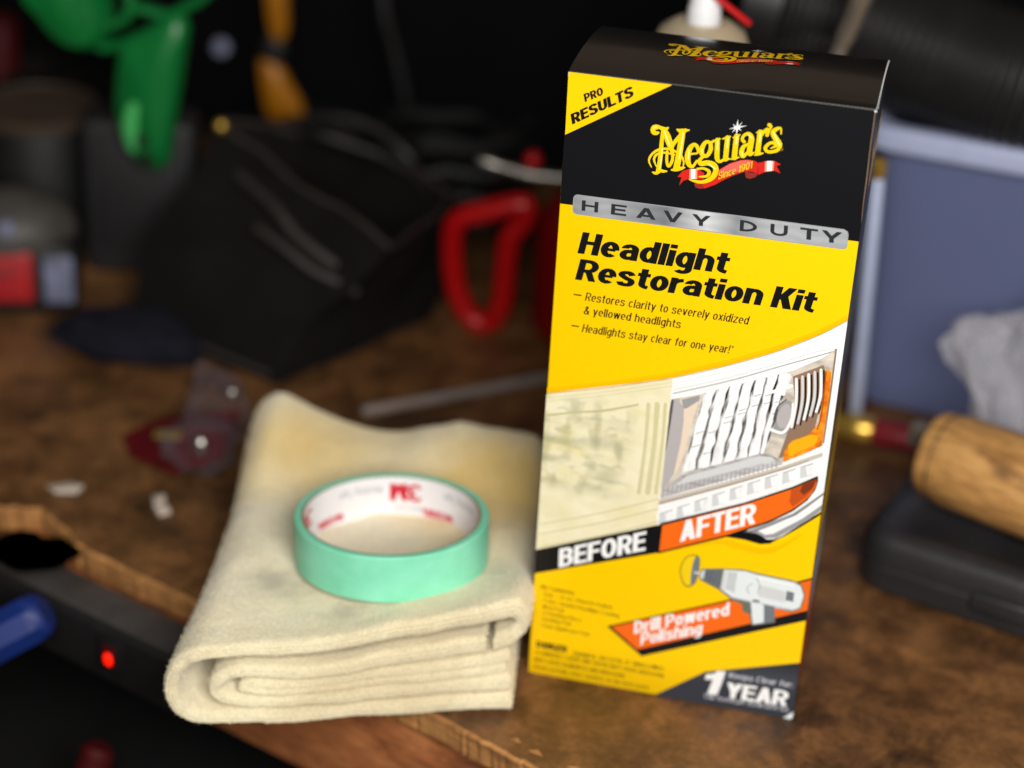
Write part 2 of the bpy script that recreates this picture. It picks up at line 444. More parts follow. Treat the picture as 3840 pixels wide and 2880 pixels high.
# ---------------------------------------------------------------- setting: floor, wall, workbench
bm = bmesh.new()
vs = [bm.verts.new(p) for p in ((-6, -4, -0.85), (6, -4, -0.85), (6, 4, -0.85), (-6, 4, -0.85))]
bm.faces.new(vs)
o = build('floor', bm, 'floor_dark', smooth=False); o['kind'] = 'structure'
bm = bmesh.new(); add_box(bm, (0, 0.70, -0.20), (5.0, 0.08, 1.30))
o = build('wall', bm, 'wall_paint', smooth=False); o['kind'] = 'structure'
bm = bmesh.new(); add_box(bm, (0, 0.75, 1.35), (5.0, 0.06, 1.74))
o = build('lid_reflection_wall', bm, 'lid_reflection_wood', smooth=False); o['kind'] = 'structure'  # unseen brown wall, added to give the carton lid a brown reflection

random.seed(11)
bench = thing('workbench', 'worn brown hardboard workbench top with a chipped raw front edge', 'workbench', (0, 0, 0))
edge_ctrl = [(-1.10, 0.17), (-0.55, 0.083), (-0.391, 0.069), (-0.364, 0.074), (-0.350, 0.064), (-0.343, 0.060), (-0.332, 0.0475), (-0.330, 0.0455), (-0.292, 0.0290), (-0.264, 0.0180),
             (-0.105, -0.0460), (-0.049, -0.0730), (0.10, -0.136), (0.30, -0.222), (0.62, -0.36)]
edge = []
for (x0, y0), (x1, y1) in zip(edge_ctrl, edge_ctrl[1:]):
    n = max(1, int(math.hypot(x1 - x0, y1 - y0) / 0.0022))
    for k in range(n):
        t = k / n; x = x0 + (x1 - x0) * t; y = y0 + (y1 - y0) * t
        nt = 3.0 if x < -0.325 else 1.0
        j = nt * 0.0010 * noise.noise(Vector((x * 160, y * 160, 1.0))) + nt * 0.0006 * noise.noise(Vector((x * 47, y * 47, 5.0))) + 0.0008 * noise.noise(Vector((x * 420, y * 420, 2.0)))
        if noise.noise(Vector((x * 70, 3.0, 0))) > 0.33: j += 0.0022 * random.random()
        edge.append((x - j * 0.4, y + j))
edge.append(edge_ctrl[-1])
outline = edge + [(1.1, -0.36), (1.1, 0.656), (-1.1, 0.656)]
T = 0.015
bm = bmesh.new()
top_l = [bm.verts.new((x, y, 0)) for x, y in outline]
mid_l = [bm.verts.new((x - (0.0006 if i < len(edge) else 0), y - (0.0012 if i < len(edge) else 0), -0.0018)) for i, (x, y) in enumerate(outline)]
bot_l = [bm.verts.new((x, y - (0.0006 * random.random() if i < len(edge) else 0), -T)) for i, (x, y) in enumerate(outline)]
n = len(outline)
bm.faces.new(top_l); bm.faces.new(bot_l[::-1])
for A, B in ((top_l, mid_l), (mid_l, bot_l)):
    for k in range(n):
        f = bm.faces.new((A[k], A[(k + 1) % n], B[(k + 1) % n], B[k])); f.material_index = 1
build('benchtop', bm, ['bench', 'raw_edge'], bench, smooth=False)
ED = Vector((0.927, -0.375, 0)); EN = Vector((0.375, 0.927, 0))       # along the edge, into the bench
def on_edge(s, back, z):   # s metres along from the (-0.33, 0.0455) corner
    p = Vector((-0.330, 0.0455, 0)) + ED * s + EN * back
    return (p.x, p.y, z)
bm = bmesh.new()
eu = Matrix(((ED.x, EN.x, 0), (ED.y, EN.y, 0), (0, 0, 1)))
add_box(bm, on_edge(0.45, 0.013, -0.0478), (1.5, 0.018, 0.065), eu, 0.001)
build('apron_board', bm, 'apron_ply', bench)
bm = bmesh.new()
add_box(bm, on_edge(0.3, 0.20, -0.165), (1.9, 0.50, 0.02), eu, 0.002)
build('lower_shelf', bm, 'rubber', bench)
# pale splinters lifted along the chipped edge
bm = bmesh.new()
for s, l in ((0.318, 0.010), (0.331, 0.007), (0.346, 0.008), (0.36, 0.006), (0.297, 0.008), (0.372, 0.009), (0.285, 0.006), (0.392, 0.007)):
    a = Vector(on_edge(s, 0.0035 + random.uniform(0, 0.004), 0.0002)); b = a + ED * l + EN * random.uniform(-0.003, 0.002)
    m_ = (a + b) / 2 + EN * 0.0018
    pts = [a, a + EN * 0.0006, m_ + Vector((0, 0, 0.0012)), b]
    q = [bm.verts.new(p) for p in (a, m_ + Vector((0, 0, 0.001)), b, (a + b) / 2 - EN * 0.0008)]
    q2 = [bm.verts.new(v.co - Vector((0, 0, 0.0009))) for v in q]
    bm.faces.new(q); bm.faces.new(q2[::-1])
    for k in range(4): bm.faces.new((q[k], q2[k], q2[(k + 1) % 4], q[(k + 1) % 4]))
build('splinter_row', bm, 'raw_edge', bench, smooth=False)['kind'] = 'stuff'

# ---------------------------------------------------------------- the product carton
W, H, D = 0.135, 0.3217, 0.0812
def ztop(y):
    t = max(0.0, min(1.0, y / D)); return H - 0.0048 * t + 4 * 0.0028 * t * (1 - t)
carton = thing('product_carton', 'tall black and yellow retail carton standing upright on the bench', 'carton', (0, 0, 0))
bm = bmesh.new()
r = 0.0007
loop = []
for cx, cy, a0 in ((W / 2 - r, D - r, 0), (-W / 2 + r, D - r, 90), (-W / 2 + r, r, 180), (W / 2 - r, r, 270)):
    for k in range(4):
        a = math.radians(a0 + 30 * k); loop.append((cx + r * math.cos(a), cy + r * math.sin(a)))
zs = [0.0002, 0.0012] + [0.0012 + (H - 0.004) * k / 14 for k in range(1, 15)]
lps = []
for i, z in enumerate(zs):
    ins = 0.0006 if i == 0 else 0.0
    lps.append([(x * (1 - ins / 0.0675), y * (1 - ins / 0.04) + ins, z if i < len(zs) - 1 else ztop(y) - 0.0008) for x, y in loop])
add_stack(bm, lps, True, False)
bmesh.ops.recalc_face_normals(bm, faces=bm.faces[:]); bm.normal_update()
for f in bm.faces:
    f.material_index = 1 if (f.normal.y < -0.6 and f.calc_center_median().y < 0.002) else 0
body = build('carton_body', bm, ['black', 'yellow'], carton)
# bowed lid panel with a tucked front fold
bm = bmesh.new()
N = 18; cols = 10
rows = []
ys = [0.00005, 0.0003, 0.0009] + [0.0009 + (D - 0.0009) * k / N for k in range(1, N + 1)]
for j, y in enumerate(ys):
    row = []
    for i in range(cols + 1):
        x = -W / 2 + 0.0002 + (W - 0.0004) * i / cols
        z = ztop(y) - (0.0016 if j == 0 else 0.0005 if j == 1 else 0.0)
        z += 0.0005 * math.sin(PI * i / cols) * math.sin(PI * min(1, y / D)) + 0.00025 * noise.noise(Vector((x * 30, y * 40, 2)))
        row.append(bm.verts.new((x, y, z)))
    rows.append(row)
for A, B in zip(rows, rows[1:]):
    for i in range(cols): bm.faces.new((A[i], A[i + 1], B[i + 1], B[i]))
ret = bmesh.ops.extrude_face_region(bm, geom=bm.faces[:])
bmesh.ops.translate(bm, vec=(0, 0, -0.0009), verts=[g for g in ret['geom'] if isinstance(g, bmesh.types.BMVert)])
bm.normal_update()
for f in bm.faces:
    if f.calc_center_median().y < 0.0008: f.material_index = 1
lid = build('lid_panel', bm, ['lid_gloss', 'black'], carton)
# worn white board showing at the right lid edge
bm = bmesh.new()
pts = [(W / 2 - 0.0001, y, ztop(y) - 0.0001) for y in [0.0005 + (D - 0.001) * k / 12 for k in range(13)]]
add_tube(bm, pts, [0.00028 + 0.0002 * k / 12 for k in range(13)], 6)
build('worn_edge', bm, 'paper', carton)

# ---- artwork: flat print, laid on the card in millimetres of the front face
ART = [
 ("poly","black_header","black",[[-67.52,321.71],[67.5,321.68],[67.97,259.7],[-67.28,258.36]]),
 ("poly","corner_flash","yellow",[[-67.43,321.65],[-21.33,322.06],[-67.04,291.56]]),
 ("text","corner_flash","ink","PRO",[-59.19,307.9],[-51.07,312.42],[-60.19,311.52],0.29,0),
 ("text","corner_flash","ink","RESULTS",[-64.18,296.67],[-37.63,313.54],[-65.33,301.42],0.3,0),
 ("poly","plate_print","steel",[[-59.66,263.77],[60.35,264.54],[61.77,263.94],[62.45,262.74],[62.69,256.56],[62.07,255.48],[60.76,255.11],[-59.48,254.25],[-60.76,254.88],[-61.23,256.13],[-61.25,262.05],[-60.7,263.2]]),
 ("loop","plate_print","steel_edge",[[-59.66,263.69,0.39],[60.36,264.46,0.37],[61.96,263.64,0.37],[62.41,262.41,0.37],[62.62,256.55,0.37],[61.92,255.45,0.37],[60.75,255.19,0.37],[-59.49,254.33,0.39],[-60.76,254.88,0.39],[-61.16,256.14,0.39],[-61.17,262.07,0.39],[-60.55,263.23,0.39]]),
 ("text","plate_lettering","plate_ink","H",[-57.23,256.41],[-49.65,256.48],[-57.27,261.51],0.13,0.19),
 ("text","plate_lettering","plate_ink","E",[-43.71,256.54],[-36.7,256.6],[-43.79,261.68],0.13,0.19),
 ("text","plate_lettering","plate_ink","A",[-32.16,256.65],[-23.24,256.73],[-32.27,261.83],0.13,0.19),
 ("text","plate_lettering","plate_ink","V",[-19.87,256.76],[-11.21,256.84],[-20.01,261.99],0.13,0.19),
 ("text","plate_lettering","plate_ink","Y",[-6.85,256.89],[1.39,256.96],[-7.04,262.16],0.13,0.19),
 ("text","plate_lettering","plate_ink","D",[14.72,257.09],[22.47,257.16],[14.48,262.45],0.13,0.19),
 ("text","plate_lettering","plate_ink","U",[28.38,257.22],[36.11,257.29],[28.1,262.62],0.13,0.19),
 ("text","plate_lettering","plate_ink","T",[41.62,257.35],[49.47,257.42],[41.3,262.8],0.13,0.19),
 ("text","plate_lettering","plate_ink","Y",[51.13,257.44],[60.09,257.52],[50.78,262.92],0.13,0.19),
 ("text","heading_lettering","ink","Headlight",[-57.73,235.2],[10.71,235.33],[-55.87,246.07],0.248,0.165),
 ("text","heading_lettering","ink","Restoration Kit",[-57.93,221.96],[51.59,222.27],[-56.03,232.65],0.248,0.165),
 ("stroke","bullet_lettering","ink",[[-57.78,214.36,0.66],[-54.63,214.39,0.66]]),
 ("text","bullet_lettering","ink","Restores clarity to severely oxidized",[-52.63,212.0],[23.15,211.8],[-51.98,216.32],0.145,0),
 ("text","bullet_lettering","ink","& yellowed headlights",[-52.74,205.09],[-7.42,204.98],[-52.3,209.33],0.145,0),
 ("stroke","bullet_lettering","ink",[[-57.74,198.39,0.67],[-54.64,198.41,0.67]]),
 ("text","bullet_lettering","ink","Headlights stay clear for one year!*",[-52.98,195.85],[17.53,195.96],[-52.32,200.16],0.145,0),
 ("poly","headlight_picture","yellow_soft",[[-67.69,164.2],[-42.5,171.17],[-8.81,182.15],[16.11,192.74],[37.31,203.27],[54.51,213.95],[63.87,221.15],[66.9,223.74],[67.26,220.89],[64.22,218.29],[54.85,211.07],[37.63,200.36],[16.41,189.79],[-8.54,179.17],[-42.28,168.15],[-67.5,161.14]]),
 ("poly","headlight_picture","yellow_deep",[[-67.58,162.5],[-42.38,169.49],[-8.66,180.49],[16.28,191.1],[37.49,201.66],[54.7,212.35],[64.07,219.56],[67.1,222.16],[67.26,220.89],[64.22,218.29],[54.85,211.07],[37.63,200.36],[16.41,189.79],[-8.54,179.17],[-42.28,168.15],[-67.5,161.14]]),
 ("poly","headlight_picture","white",[[-67.5,161.14],[-42.28,168.15],[-8.54,179.17],[16.41,189.79],[37.63,200.36],[54.85,211.07],[64.22,218.29],[67.26,220.89],[68.21,219.1],[68.39,211.82],[68.51,195.42],[68.38,175.35],[68.62,150.67],[68.84,123.66],[68.13,121.32],[62.32,115.38],[52.04,104.37],[45.6,99.58],[41.04,98.73],[33.04,101.05],[17.41,101.78],[-7.05,95.48],[-9.74,99.52],[-8.51,178.75]]),
 ("stroke","headlight_picture","grey_line",[[-67.5,161.14,0.31],[-42.28,168.15,0.31],[-8.54,179.17,0.3],[16.41,189.79,0.3],[37.63,200.36,0.29],[54.85,211.07,0.29],[64.22,218.29,0.29],[67.26,220.89,0.29]]),
 ("stroke","headlight_picture","grey_line",[[67.3,220.57,0.29],[68.23,218.95,0.29],[68.65,195.44,0.29],[68.66,151.54,0.3],[68.89,123.23,0.3]]),
 ("stroke","headlight_picture","pale_grey",[[-8.29,176.26,0.23],[16.69,186.92,0.22],[37.94,197.52,0.22],[55.28,207.42,0.22],[63.75,207.22,0.22]]),
 ("stroke","headlight_picture","pale_blue",[[-8.15,174.76,0.23],[16.84,185.44,0.22],[38.1,196.06,0.22],[55.49,205.61,0.22],[63.82,206.64,0.22]]),
 ("stroke","headlight_picture","pale_grey",[[-7.99,172.92,0.38],[17.02,183.63,0.37],[38.3,194.27,0.37],[55.75,203.4,0.37],[63.91,205.94,0.36]]),
 ("stroke","headlight_picture","mid_grey",[[-7.83,171.09,0.53],[17.2,181.81,0.52],[38.5,192.48,0.52],[56.02,201.18,0.51],[63.99,205.23,0.51]]),
 ("poly","headlight_picture","lens_print",[[-8.32,168.03],[3.8,172.38],[24.66,182.23],[45.97,192.06],[58.33,200.33],[63.9,206.02],[64.63,203.02],[64.34,178.03],[64.0,155.88],[46.88,143.82],[36.76,138.98],[7.29,126.72],[-8.79,115.86],[-9.29,139.59]]),
 ("poly","headlight_picture","peach",[[-4.21,168.73],[5.26,172.88],[2.98,160.74],[0.56,141.32],[-1.92,130.37],[-4.89,124.55],[-1.72,149.6],[-1.82,163.34]]),
 ("poly","headlight_picture","fin",[[-8.28,167.52],[-6.09,168.58],[-2.8,165.73],[-1.44,158.27],[-1.79,146.12],[-3.67,128.3],[-8.25,118.63],[-8.99,136.15],[-8.2,153.66]]),
 ("poly","headlight_picture","fin_dark",[[-8.28,167.52],[-7.03,168.08],[-7.37,157.25],[-8.3,141.51],[-9.14,137.87],[-9.19,151.76]]),
 ("poly","headlight_picture","mid_grey",[[-3.43,168.6],[4.91,172.57],[4.81,169.58],[-0.77,164.37],[-2.27,164.12]]),
 ("poly","headlight_picture","chrome_print",[[6.69,173.72],[26.13,182.48],[41.75,189.94],[46.2,190.02],[44.2,181.33],[40.9,170.65],[39.4,156.75],[37.43,146.92],[14.08,136.28],[0.06,129.84],[2.51,145.14],[4.85,161.06]]),
 ("blob","headlight_picture","white_print",[[7.05,173.47],[6.36,168.28],[5.77,163.12],[4.43,157.54],[3.83,152.32],[3.68,147.3],[2.73,141.84],[1.72,136.35],[0.9,130.91],[6.51,133.48],[5.98,138.33],[7.28,144.01],[7.99,149.4],[8.33,154.56],[10.03,160.39],[9.51,165.06],[11.07,170.78],[11.68,175.99]]),
 ("stroke","headlight_picture","mid_grey",[[4.69,151.76,0.46],[8.47,153.89,0.3]]),
 ("stroke","headlight_picture","mid_grey",[[3.54,144.27,0.46],[7.45,146.4,0.31]]),
 ("stroke","headlight_picture","fin_dark",[[12.3,176.44,0.23],[11.29,172.16,1.13],[10.73,167.94,0.23],[10.75,163.8,0.53],[9.94,159.5,0.91],[9.56,155.27,0.91],[8.76,150.94,1.14],[8.23,146.64,0.38],[7.99,142.38,0.23],[6.79,137.93,0.92],[6.36,133.6,0.23]]),
 ("blob","headlight_picture","white_print",[[13.51,176.91],[12.55,171.52],[11.77,166.19],[10.95,160.83],[10.45,155.58],[9.84,150.25],[9.29,144.92],[8.43,139.43],[7.89,134.05],[12.87,136.0],[12.27,140.97],[14.24,146.93],[14.8,152.31],[15.41,157.69],[15.57,162.84],[15.92,168.04],[16.45,173.28],[17.3,178.65]]),
 ("stroke","headlight_picture","mid_grey",[[10.87,153.35,0.46],[14.32,154.97,0.3]]),
 ("stroke","headlight_picture","mid_grey",[[9.37,141.79,0.46],[12.89,143.34,0.31]]),
 ("stroke","headlight_picture","black",[[18.08,179.1,0.22],[17.2,174.81,1.13],[16.73,170.58,0.23],[16.06,166.29,0.91],[15.56,162.01,0.23],[15.28,157.76,0.38],[14.47,153.4,0.91],[14.51,149.17,0.23],[13.44,144.72,1.14],[13.45,140.45,0.92],[12.89,136.07,0.23]]),
 ("blob","headlight_picture","white_print",[[18.75,179.33],[18.64,174.28],[18.02,168.98],[16.63,163.3],[15.94,157.91],[15.6,152.66],[14.74,147.15],[14.69,141.97],[14.11,136.53],[18.8,138.58],[18.52,143.66],[18.73,148.92],[20.23,154.73],[20.22,159.84],[21.45,165.48],[21.63,170.62],[22.53,176.07],[23.7,181.61]]),
 ("stroke","headlight_picture","mid_grey",[[17.63,162.45,0.45],[20.99,164.16,0.3]]),
 ("stroke","headlight_picture","mid_grey",[[17.29,159.61,0.45],[20.66,161.33,0.3]]),
 ("stroke","headlight_picture","fin_dark",[[23.68,181.73,0.22],[23.29,177.51,1.12],[22.83,173.27,0.23],[22.3,169.01,1.13],[21.55,164.68,0.38],[21.56,160.47,0.91],[21.1,156.16,1.14],[20.1,151.75,0.53],[19.38,147.36,0.91],[19.62,143.12,0.53],[18.39,138.61,0.23]]),
 ("blob","headlight_picture","white_print",[[24.68,182.06],[23.66,176.58],[23.37,171.42],[22.68,166.04],[22.38,160.82],[21.23,155.18],[21.34,150.1],[20.31,144.46],[19.58,138.94],[23.85,140.96],[24.77,146.57],[24.84,151.75],[26.04,157.44],[25.66,162.36],[27.22,168.16],[27.75,173.45],[28.23,178.7],[28.8,183.97]]),
 ("stroke","headlight_picture","mid_grey",[[23.73,167.32,0.45],[26.87,169.0,0.3]]),
 ("stroke","headlight_picture","mid_grey",[[23.51,165.39,0.45],[26.66,167.08,0.3]]),
 ("stroke","headlight_picture","black",[[29.16,184.24,0.22],[28.51,180.0,0.9],[27.92,175.76,0.22],[28.11,171.63,0.38],[27.17,167.3,0.38],[26.98,163.07,0.53],[26.22,158.73,0.38],[26.1,154.49,0.23],[25.21,150.09,0.53],[25.39,145.86,0.38],[24.55,141.44,0.23]]),
 ("blob","headlight_picture","white_print",[[30.29,184.65],[29.35,179.22],[29.21,174.13],[28.15,168.59],[27.82,163.36],[27.47,158.1],[26.43,152.5],[26.34,147.3],[25.77,141.85],[29.37,143.46],[30.35,149.09],[30.4,154.28],[31.75,160.03],[31.39,164.98],[31.85,170.28],[32.86,175.8],[33.69,181.22],[33.56,186.16]]),
 ("stroke","headlight_picture","mid_grey",[[29.94,176.12,0.45],[32.97,177.72,0.3]]),
 ("stroke","headlight_picture","mid_grey",[[29.37,170.62,0.45],[32.4,172.21,0.3]]),
 ("stroke","headlight_picture","fin_dark",[[34.72,186.76,0.22],[33.9,182.49,0.52],[33.73,178.31,0.52],[33.13,174.05,0.9],[32.41,169.74,0.9],[32.05,165.48,0.23],[31.85,161.23,1.13],[31.78,156.99,0.91],[31.01,152.6,0.38],[30.17,148.19,0.91],[30.32,143.94,0.23]]),
 ("blob","headlight_picture","white_print",[[35.52,187.05],[34.71,181.68],[34.12,176.37],[33.83,171.18],[33.43,165.92],[32.94,160.59],[32.4,155.22],[31.82,149.79],[30.62,144.03],[35.03,146.31],[35.38,151.6],[36.37,157.18],[36.67,162.4],[36.37,167.31],[37.25,172.76],[37.52,177.9],[38.44,183.31],[39.23,188.64]]),
 ("stroke","headlight_picture","mid_grey",[[35.22,177.18,0.45],[38.0,178.62,0.3]]),
 ("stroke","headlight_picture","mid_grey",[[34.77,172.83,0.45],[37.54,174.3,0.3]]),
 ("stroke","headlight_picture","black",[[39.75,188.94,0.22],[39.21,184.76,0.89],[38.42,180.52,1.12],[38.01,176.33,0.37],[37.67,172.13,1.12],[37.38,167.93,0.22],[36.83,163.66,0.38],[36.21,159.37,0.23],[35.79,155.09,0.53],[35.89,150.89,0.38],[35.36,146.56,0.23]]),
 ("blob","headlight_picture","white_print",[[40.17,189.02],[40.13,183.96],[39.2,178.62],[38.76,173.41],[38.15,168.11],[37.34,162.72],[36.82,157.4],[36.22,152.02],[35.92,146.78],[37.38,147.54],[38.8,153.22],[38.95,158.29],[39.65,163.6],[41.07,169.13],[41.52,174.29],[42.12,179.49],[42.63,184.65],[44.07,190.03]]),
 ("stroke","headlight_picture","mid_grey",[[39.81,174.62,0.45],[41.62,175.22,0.3]]),
 ("stroke","headlight_picture","mid_grey",[[39.14,168.33,0.45],[40.7,168.93,0.3]]),
 ("stroke","headlight_picture","fin_dark",[[44.13,190.09,0.22],[43.5,185.94,0.89],[43.02,181.8,0.52],[42.13,177.58,0.52],[41.59,173.39,0.37],[41.02,169.19,0.9],[40.54,164.98,1.12],[39.41,160.65,0.53],[38.95,156.41,1.13],[38.22,152.11,0.23],[37.73,147.84,0.23]]),
 ("blob","headlight_picture","mid_grey",[[40.15,163.72],[40.9,170.65],[44.07,175.84],[47.42,175.99],[48.81,170.31],[48.74,160.94],[45.23,158.62],[41.35,159.66]]),
 ("blob","headlight_picture","fin",[[41.35,166.48],[42.64,171.8],[45.31,174.79],[47.52,171.78],[46.89,164.03],[43.38,161.72]]),
 ("stroke","headlight_picture","white",[[39.41,160.18,1.65],[45.12,159.63,1.5],[48.08,166.79,1.2],[47.88,175.22,0.89]]),
 ("stroke","headlight_picture","white",[[36.96,179.26,1.49],[46.12,184.17,1.93]]),
 ("stroke","headlight_picture","white",[[43.65,189.6,1.92],[42.92,179.43,1.79]]),
 ("stroke","headlight_picture","fin_dark",[[39.97,165.39,0.6],[41.08,172.37,0.6],[44.71,176.79,0.6]]),
 ("poly","headlight_picture","brown_shade",[[46.3,189.21],[59.44,197.21],[61.11,192.52],[60.32,177.35],[59.16,161.89],[50.05,156.03],[46.55,146.79],[44.41,145.55],[46.81,158.03],[49.72,172.16]]),
 ("stroke","headlight_picture","white",[[48.04,188.25,1.26],[49.3,175.89,1.26],[48.65,163.06,1.12]]),
 ("stroke","headlight_picture","black",[[49.4,188.06,0.74],[50.64,175.27,0.82],[49.93,162.42,0.67]]),
 ("stroke","headlight_picture","pale_grey",[[50.68,189.86,1.26],[51.95,177.52,1.26],[51.23,165.55,1.12]]),
 ("stroke","headlight_picture","black",[[52.04,189.67,0.74],[53.29,176.91,0.82],[52.5,164.91,0.67]]),
 ("stroke","headlight_picture","white",[[53.31,191.47,1.25],[54.6,179.15,1.26],[53.79,168.03,1.12]]),
 ("stroke","headlight_picture","black",[[54.67,191.28,0.74],[55.93,178.53,0.82],[55.06,167.4,0.67]]),
 ("stroke","headlight_picture","pale_grey",[[55.94,193.07,1.25],[57.24,180.77,1.26],[56.35,170.5,1.12]]),
 ("stroke","headlight_picture","black",[[57.29,192.88,0.74],[58.57,180.16,0.81],[57.62,169.87,0.67]]),
 ("stroke","headlight_picture","white",[[58.56,194.67,1.25],[59.87,182.39,1.26],[58.9,172.97,1.11]]),
 ("stroke","headlight_picture","black",[[59.91,194.48,0.73],[61.21,181.78,0.81],[60.17,172.34,0.67]]),
 ("poly","headlight_picture","amber_print",[[60.77,195.37],[63.45,194.57],[63.94,181.32],[63.73,164.39],[63.63,155.82],[55.31,149.63],[46.85,144.07],[46.77,150.29],[49.31,155.9],[57.05,160.67],[60.77,167.28],[61.02,180.83]]),
 ("blob","headlight_picture","amber_light",[[48.36,152.29],[49.41,155.05],[57.1,160.25],[60.83,160.47],[60.22,156.08],[55.02,152.16],[49.47,147.74]]),
 ("stroke","headlight_picture","amber_dark",[[60.91,194.15,0.59],[61.54,173.34,0.59],[60.43,163.82,0.45]]),
 ("stroke","headlight_picture","brown_shade",[[64.11,206.05,0.73],[64.27,184.73,0.74],[64.17,157.63,0.6]]),
 ("poly","headlight_picture","scoop_print",[[-0.55,127.97],[14.08,136.28],[35.92,146.83],[41.25,146.72],[45.25,144.83],[46.98,142.96],[22.35,130.29],[3.97,120.82],[-8.64,114.1],[-8.87,116.74],[-5.42,121.8]]),
 ("poly","headlight_picture","pale_grey",[[2.49,128.51],[35.33,145.25],[41.34,145.87],[43.02,144.44],[14.62,130.67],[-3.09,121.77]]),
 ("stroke","headlight_picture","mid_grey",[[-7.6,120.08,0.47],[-7.76,115.6,0.39]]),
 ("stroke","headlight_picture","mid_grey",[[-5.51,121.04,0.47],[-5.65,116.58,0.39]]),
 ("stroke","headlight_picture","mid_grey",[[-3.42,122.0,0.47],[-3.54,117.57,0.39]]),
 ("stroke","headlight_picture","mid_grey",[[-1.34,122.95,0.46],[-1.44,118.55,0.39]]),
 ("stroke","headlight_picture","mid_grey",[[0.75,123.91,0.46],[0.66,119.53,0.39]]),
 ("stroke","headlight_picture","mid_grey",[[2.83,124.87,0.46],[2.76,120.51,0.39]]),
 ("stroke","headlight_picture","mid_grey",[[4.9,125.82,0.46],[4.85,121.49,0.39]]),
 ("stroke","headlight_picture","mid_grey",[[6.98,126.77,0.46],[6.94,122.47,0.39]]),
 ("stroke","headlight_picture","mid_grey",[[9.05,127.73,0.46],[9.03,123.45,0.39]]),
 ("stroke","headlight_picture","mid_grey",[[11.12,128.68,0.46],[11.12,124.42,0.39]]),
 ("stroke","headlight_picture","mid_grey",[[13.18,129.62,0.46],[13.2,125.4,0.39]]),
 ("stroke","headlight_picture","mid_grey",[[15.25,130.57,0.46],[15.28,126.37,0.38]]),
 ("stroke","headlight_picture","mid_grey",[[17.31,131.52,0.46],[17.36,127.34,0.38]]),
 ("stroke","headlight_picture","mid_grey",[[19.37,132.46,0.46],[19.44,128.31,0.38]]),
 ("stroke","headlight_picture","mid_grey",[[21.42,133.41,0.46],[21.51,129.28,0.38]]),
 ("stroke","headlight_picture","mid_grey",[[23.47,134.35,0.46],[23.58,130.25,0.38]]),
 ("stroke","headlight_picture","mid_grey",[[25.52,135.29,0.46],[25.65,131.21,0.38]]),
 ("stroke","headlight_picture","mid_grey",[[27.57,136.23,0.46],[27.71,132.18,0.38]]),
 ("stroke","headlight_picture","mid_grey",[[29.62,137.17,0.46],[29.77,133.14,0.38]]),
 ("stroke","headlight_picture","mid_grey",[[31.66,138.11,0.46],[31.83,134.1,0.38]]),
 ("stroke","headlight_picture","mid_grey",[[33.7,139.05,0.46],[33.89,135.06,0.38]]),
 ("stroke","headlight_picture","mid_grey",[[35.73,139.98,0.46],[35.94,136.02,0.38]]),
 ("stroke","headlight_picture","mid_grey",[[37.77,140.92,0.46],[37.99,136.98,0.38]]),
 ("stroke","headlight_picture","mid_grey",[[39.8,141.85,0.46],[40.04,137.94,0.38]]),
 ("stroke","headlight_picture","mid_grey",[[41.83,142.78,0.45],[42.08,138.89,0.38]]),
 ("stroke","headlight_picture","mid_grey",[[43.85,143.72,0.45],[44.13,139.85,0.38]]),
 ("poly","headlight_picture","lens",[[-9.37,113.52],[22.43,129.42],[47.07,142.11],[64.4,152.52],[64.65,150.41],[47.31,139.98],[22.69,126.83],[-9.15,110.88]]),
 ("stroke","headlight_picture","brown_shade",[[-9.17,111.14,0.78],[22.65,127.26,0.69],[47.26,140.4,0.53],[58.62,147.19,0.38]]),
 ("poly","headlight_picture","pale_grey",[[-8.33,105.91],[-2.52,109.12],[-2.56,102.46],[-8.09,99.46]]),
 ("poly","headlight_picture","white_print",[[-6.04,106.51],[-1.44,109.32],[-1.54,103.37],[-4.82,101.5]]),
 ("stroke","headlight_picture","mid_grey",[[-8.16,105.76,0.39],[-2.66,108.92,0.39]]),
 ("poly","headlight_picture","pale_grey",[[-0.22,110.86],[5.55,114.05],[5.54,107.42],[0.04,104.44]]),
 ("poly","headlight_picture","white_print",[[2.06,111.45],[6.62,114.24],[6.55,108.32],[3.29,106.47]]),
 ("stroke","headlight_picture","mid_grey",[[-0.05,110.71,0.39],[5.42,113.85,0.39]]),
 ("poly","headlight_picture","pale_grey",[[7.84,115.75],[13.58,118.92],[13.59,112.33],[8.12,109.37]]),
 ("poly","headlight_picture","white_print",[[10.11,116.34],[14.65,119.11],[14.59,113.22],[11.35,111.39]]),
 ("stroke","headlight_picture","mid_grey",[[8.01,115.6,0.39],[13.45,118.72,0.39]]),
 ("poly","headlight_picture","pale_grey",[[15.85,120.56],[21.56,123.72],[21.6,117.16],[16.16,114.21]]),
 ("poly","headlight_picture","white_print",[[18.11,121.15],[22.62,123.91],[22.59,118.05],[19.37,116.22]]),
 ("stroke","headlight_picture","mid_grey",[[16.02,120.42,0.39],[21.43,123.52,0.38]]),
 ("poly","headlight_picture","pale_grey",[[23.83,125.29],[29.51,128.42],[29.56,121.89],[24.15,118.97]]),
 ("poly","headlight_picture","white_print",[[26.08,125.87],[30.56,128.61],[30.55,122.78],[27.35,120.96]]),
 ("stroke","headlight_picture","mid_grey",[[24.0,125.14,0.38],[29.37,128.22,0.38]]),
 ("poly","headlight_picture","pale_grey",[[31.76,129.9],[37.41,133.02],[37.49,126.53],[32.11,123.62]]),
 ("poly","headlight_picture","white_print",[[34.0,130.48],[38.46,133.21],[38.46,127.41],[35.28,125.6]]),
 ("stroke","headlight_picture","mid_grey",[[31.93,129.76,0.38],[37.28,132.82,0.38]]),
 ("poly","headlight_picture","pale_grey",[[39.66,134.42],[45.27,137.52],[45.37,131.06],[40.03,128.16]]),
 ("poly","headlight_picture","white_print",[[41.89,134.99],[46.32,137.7],[46.34,131.93],[43.18,130.14]]),
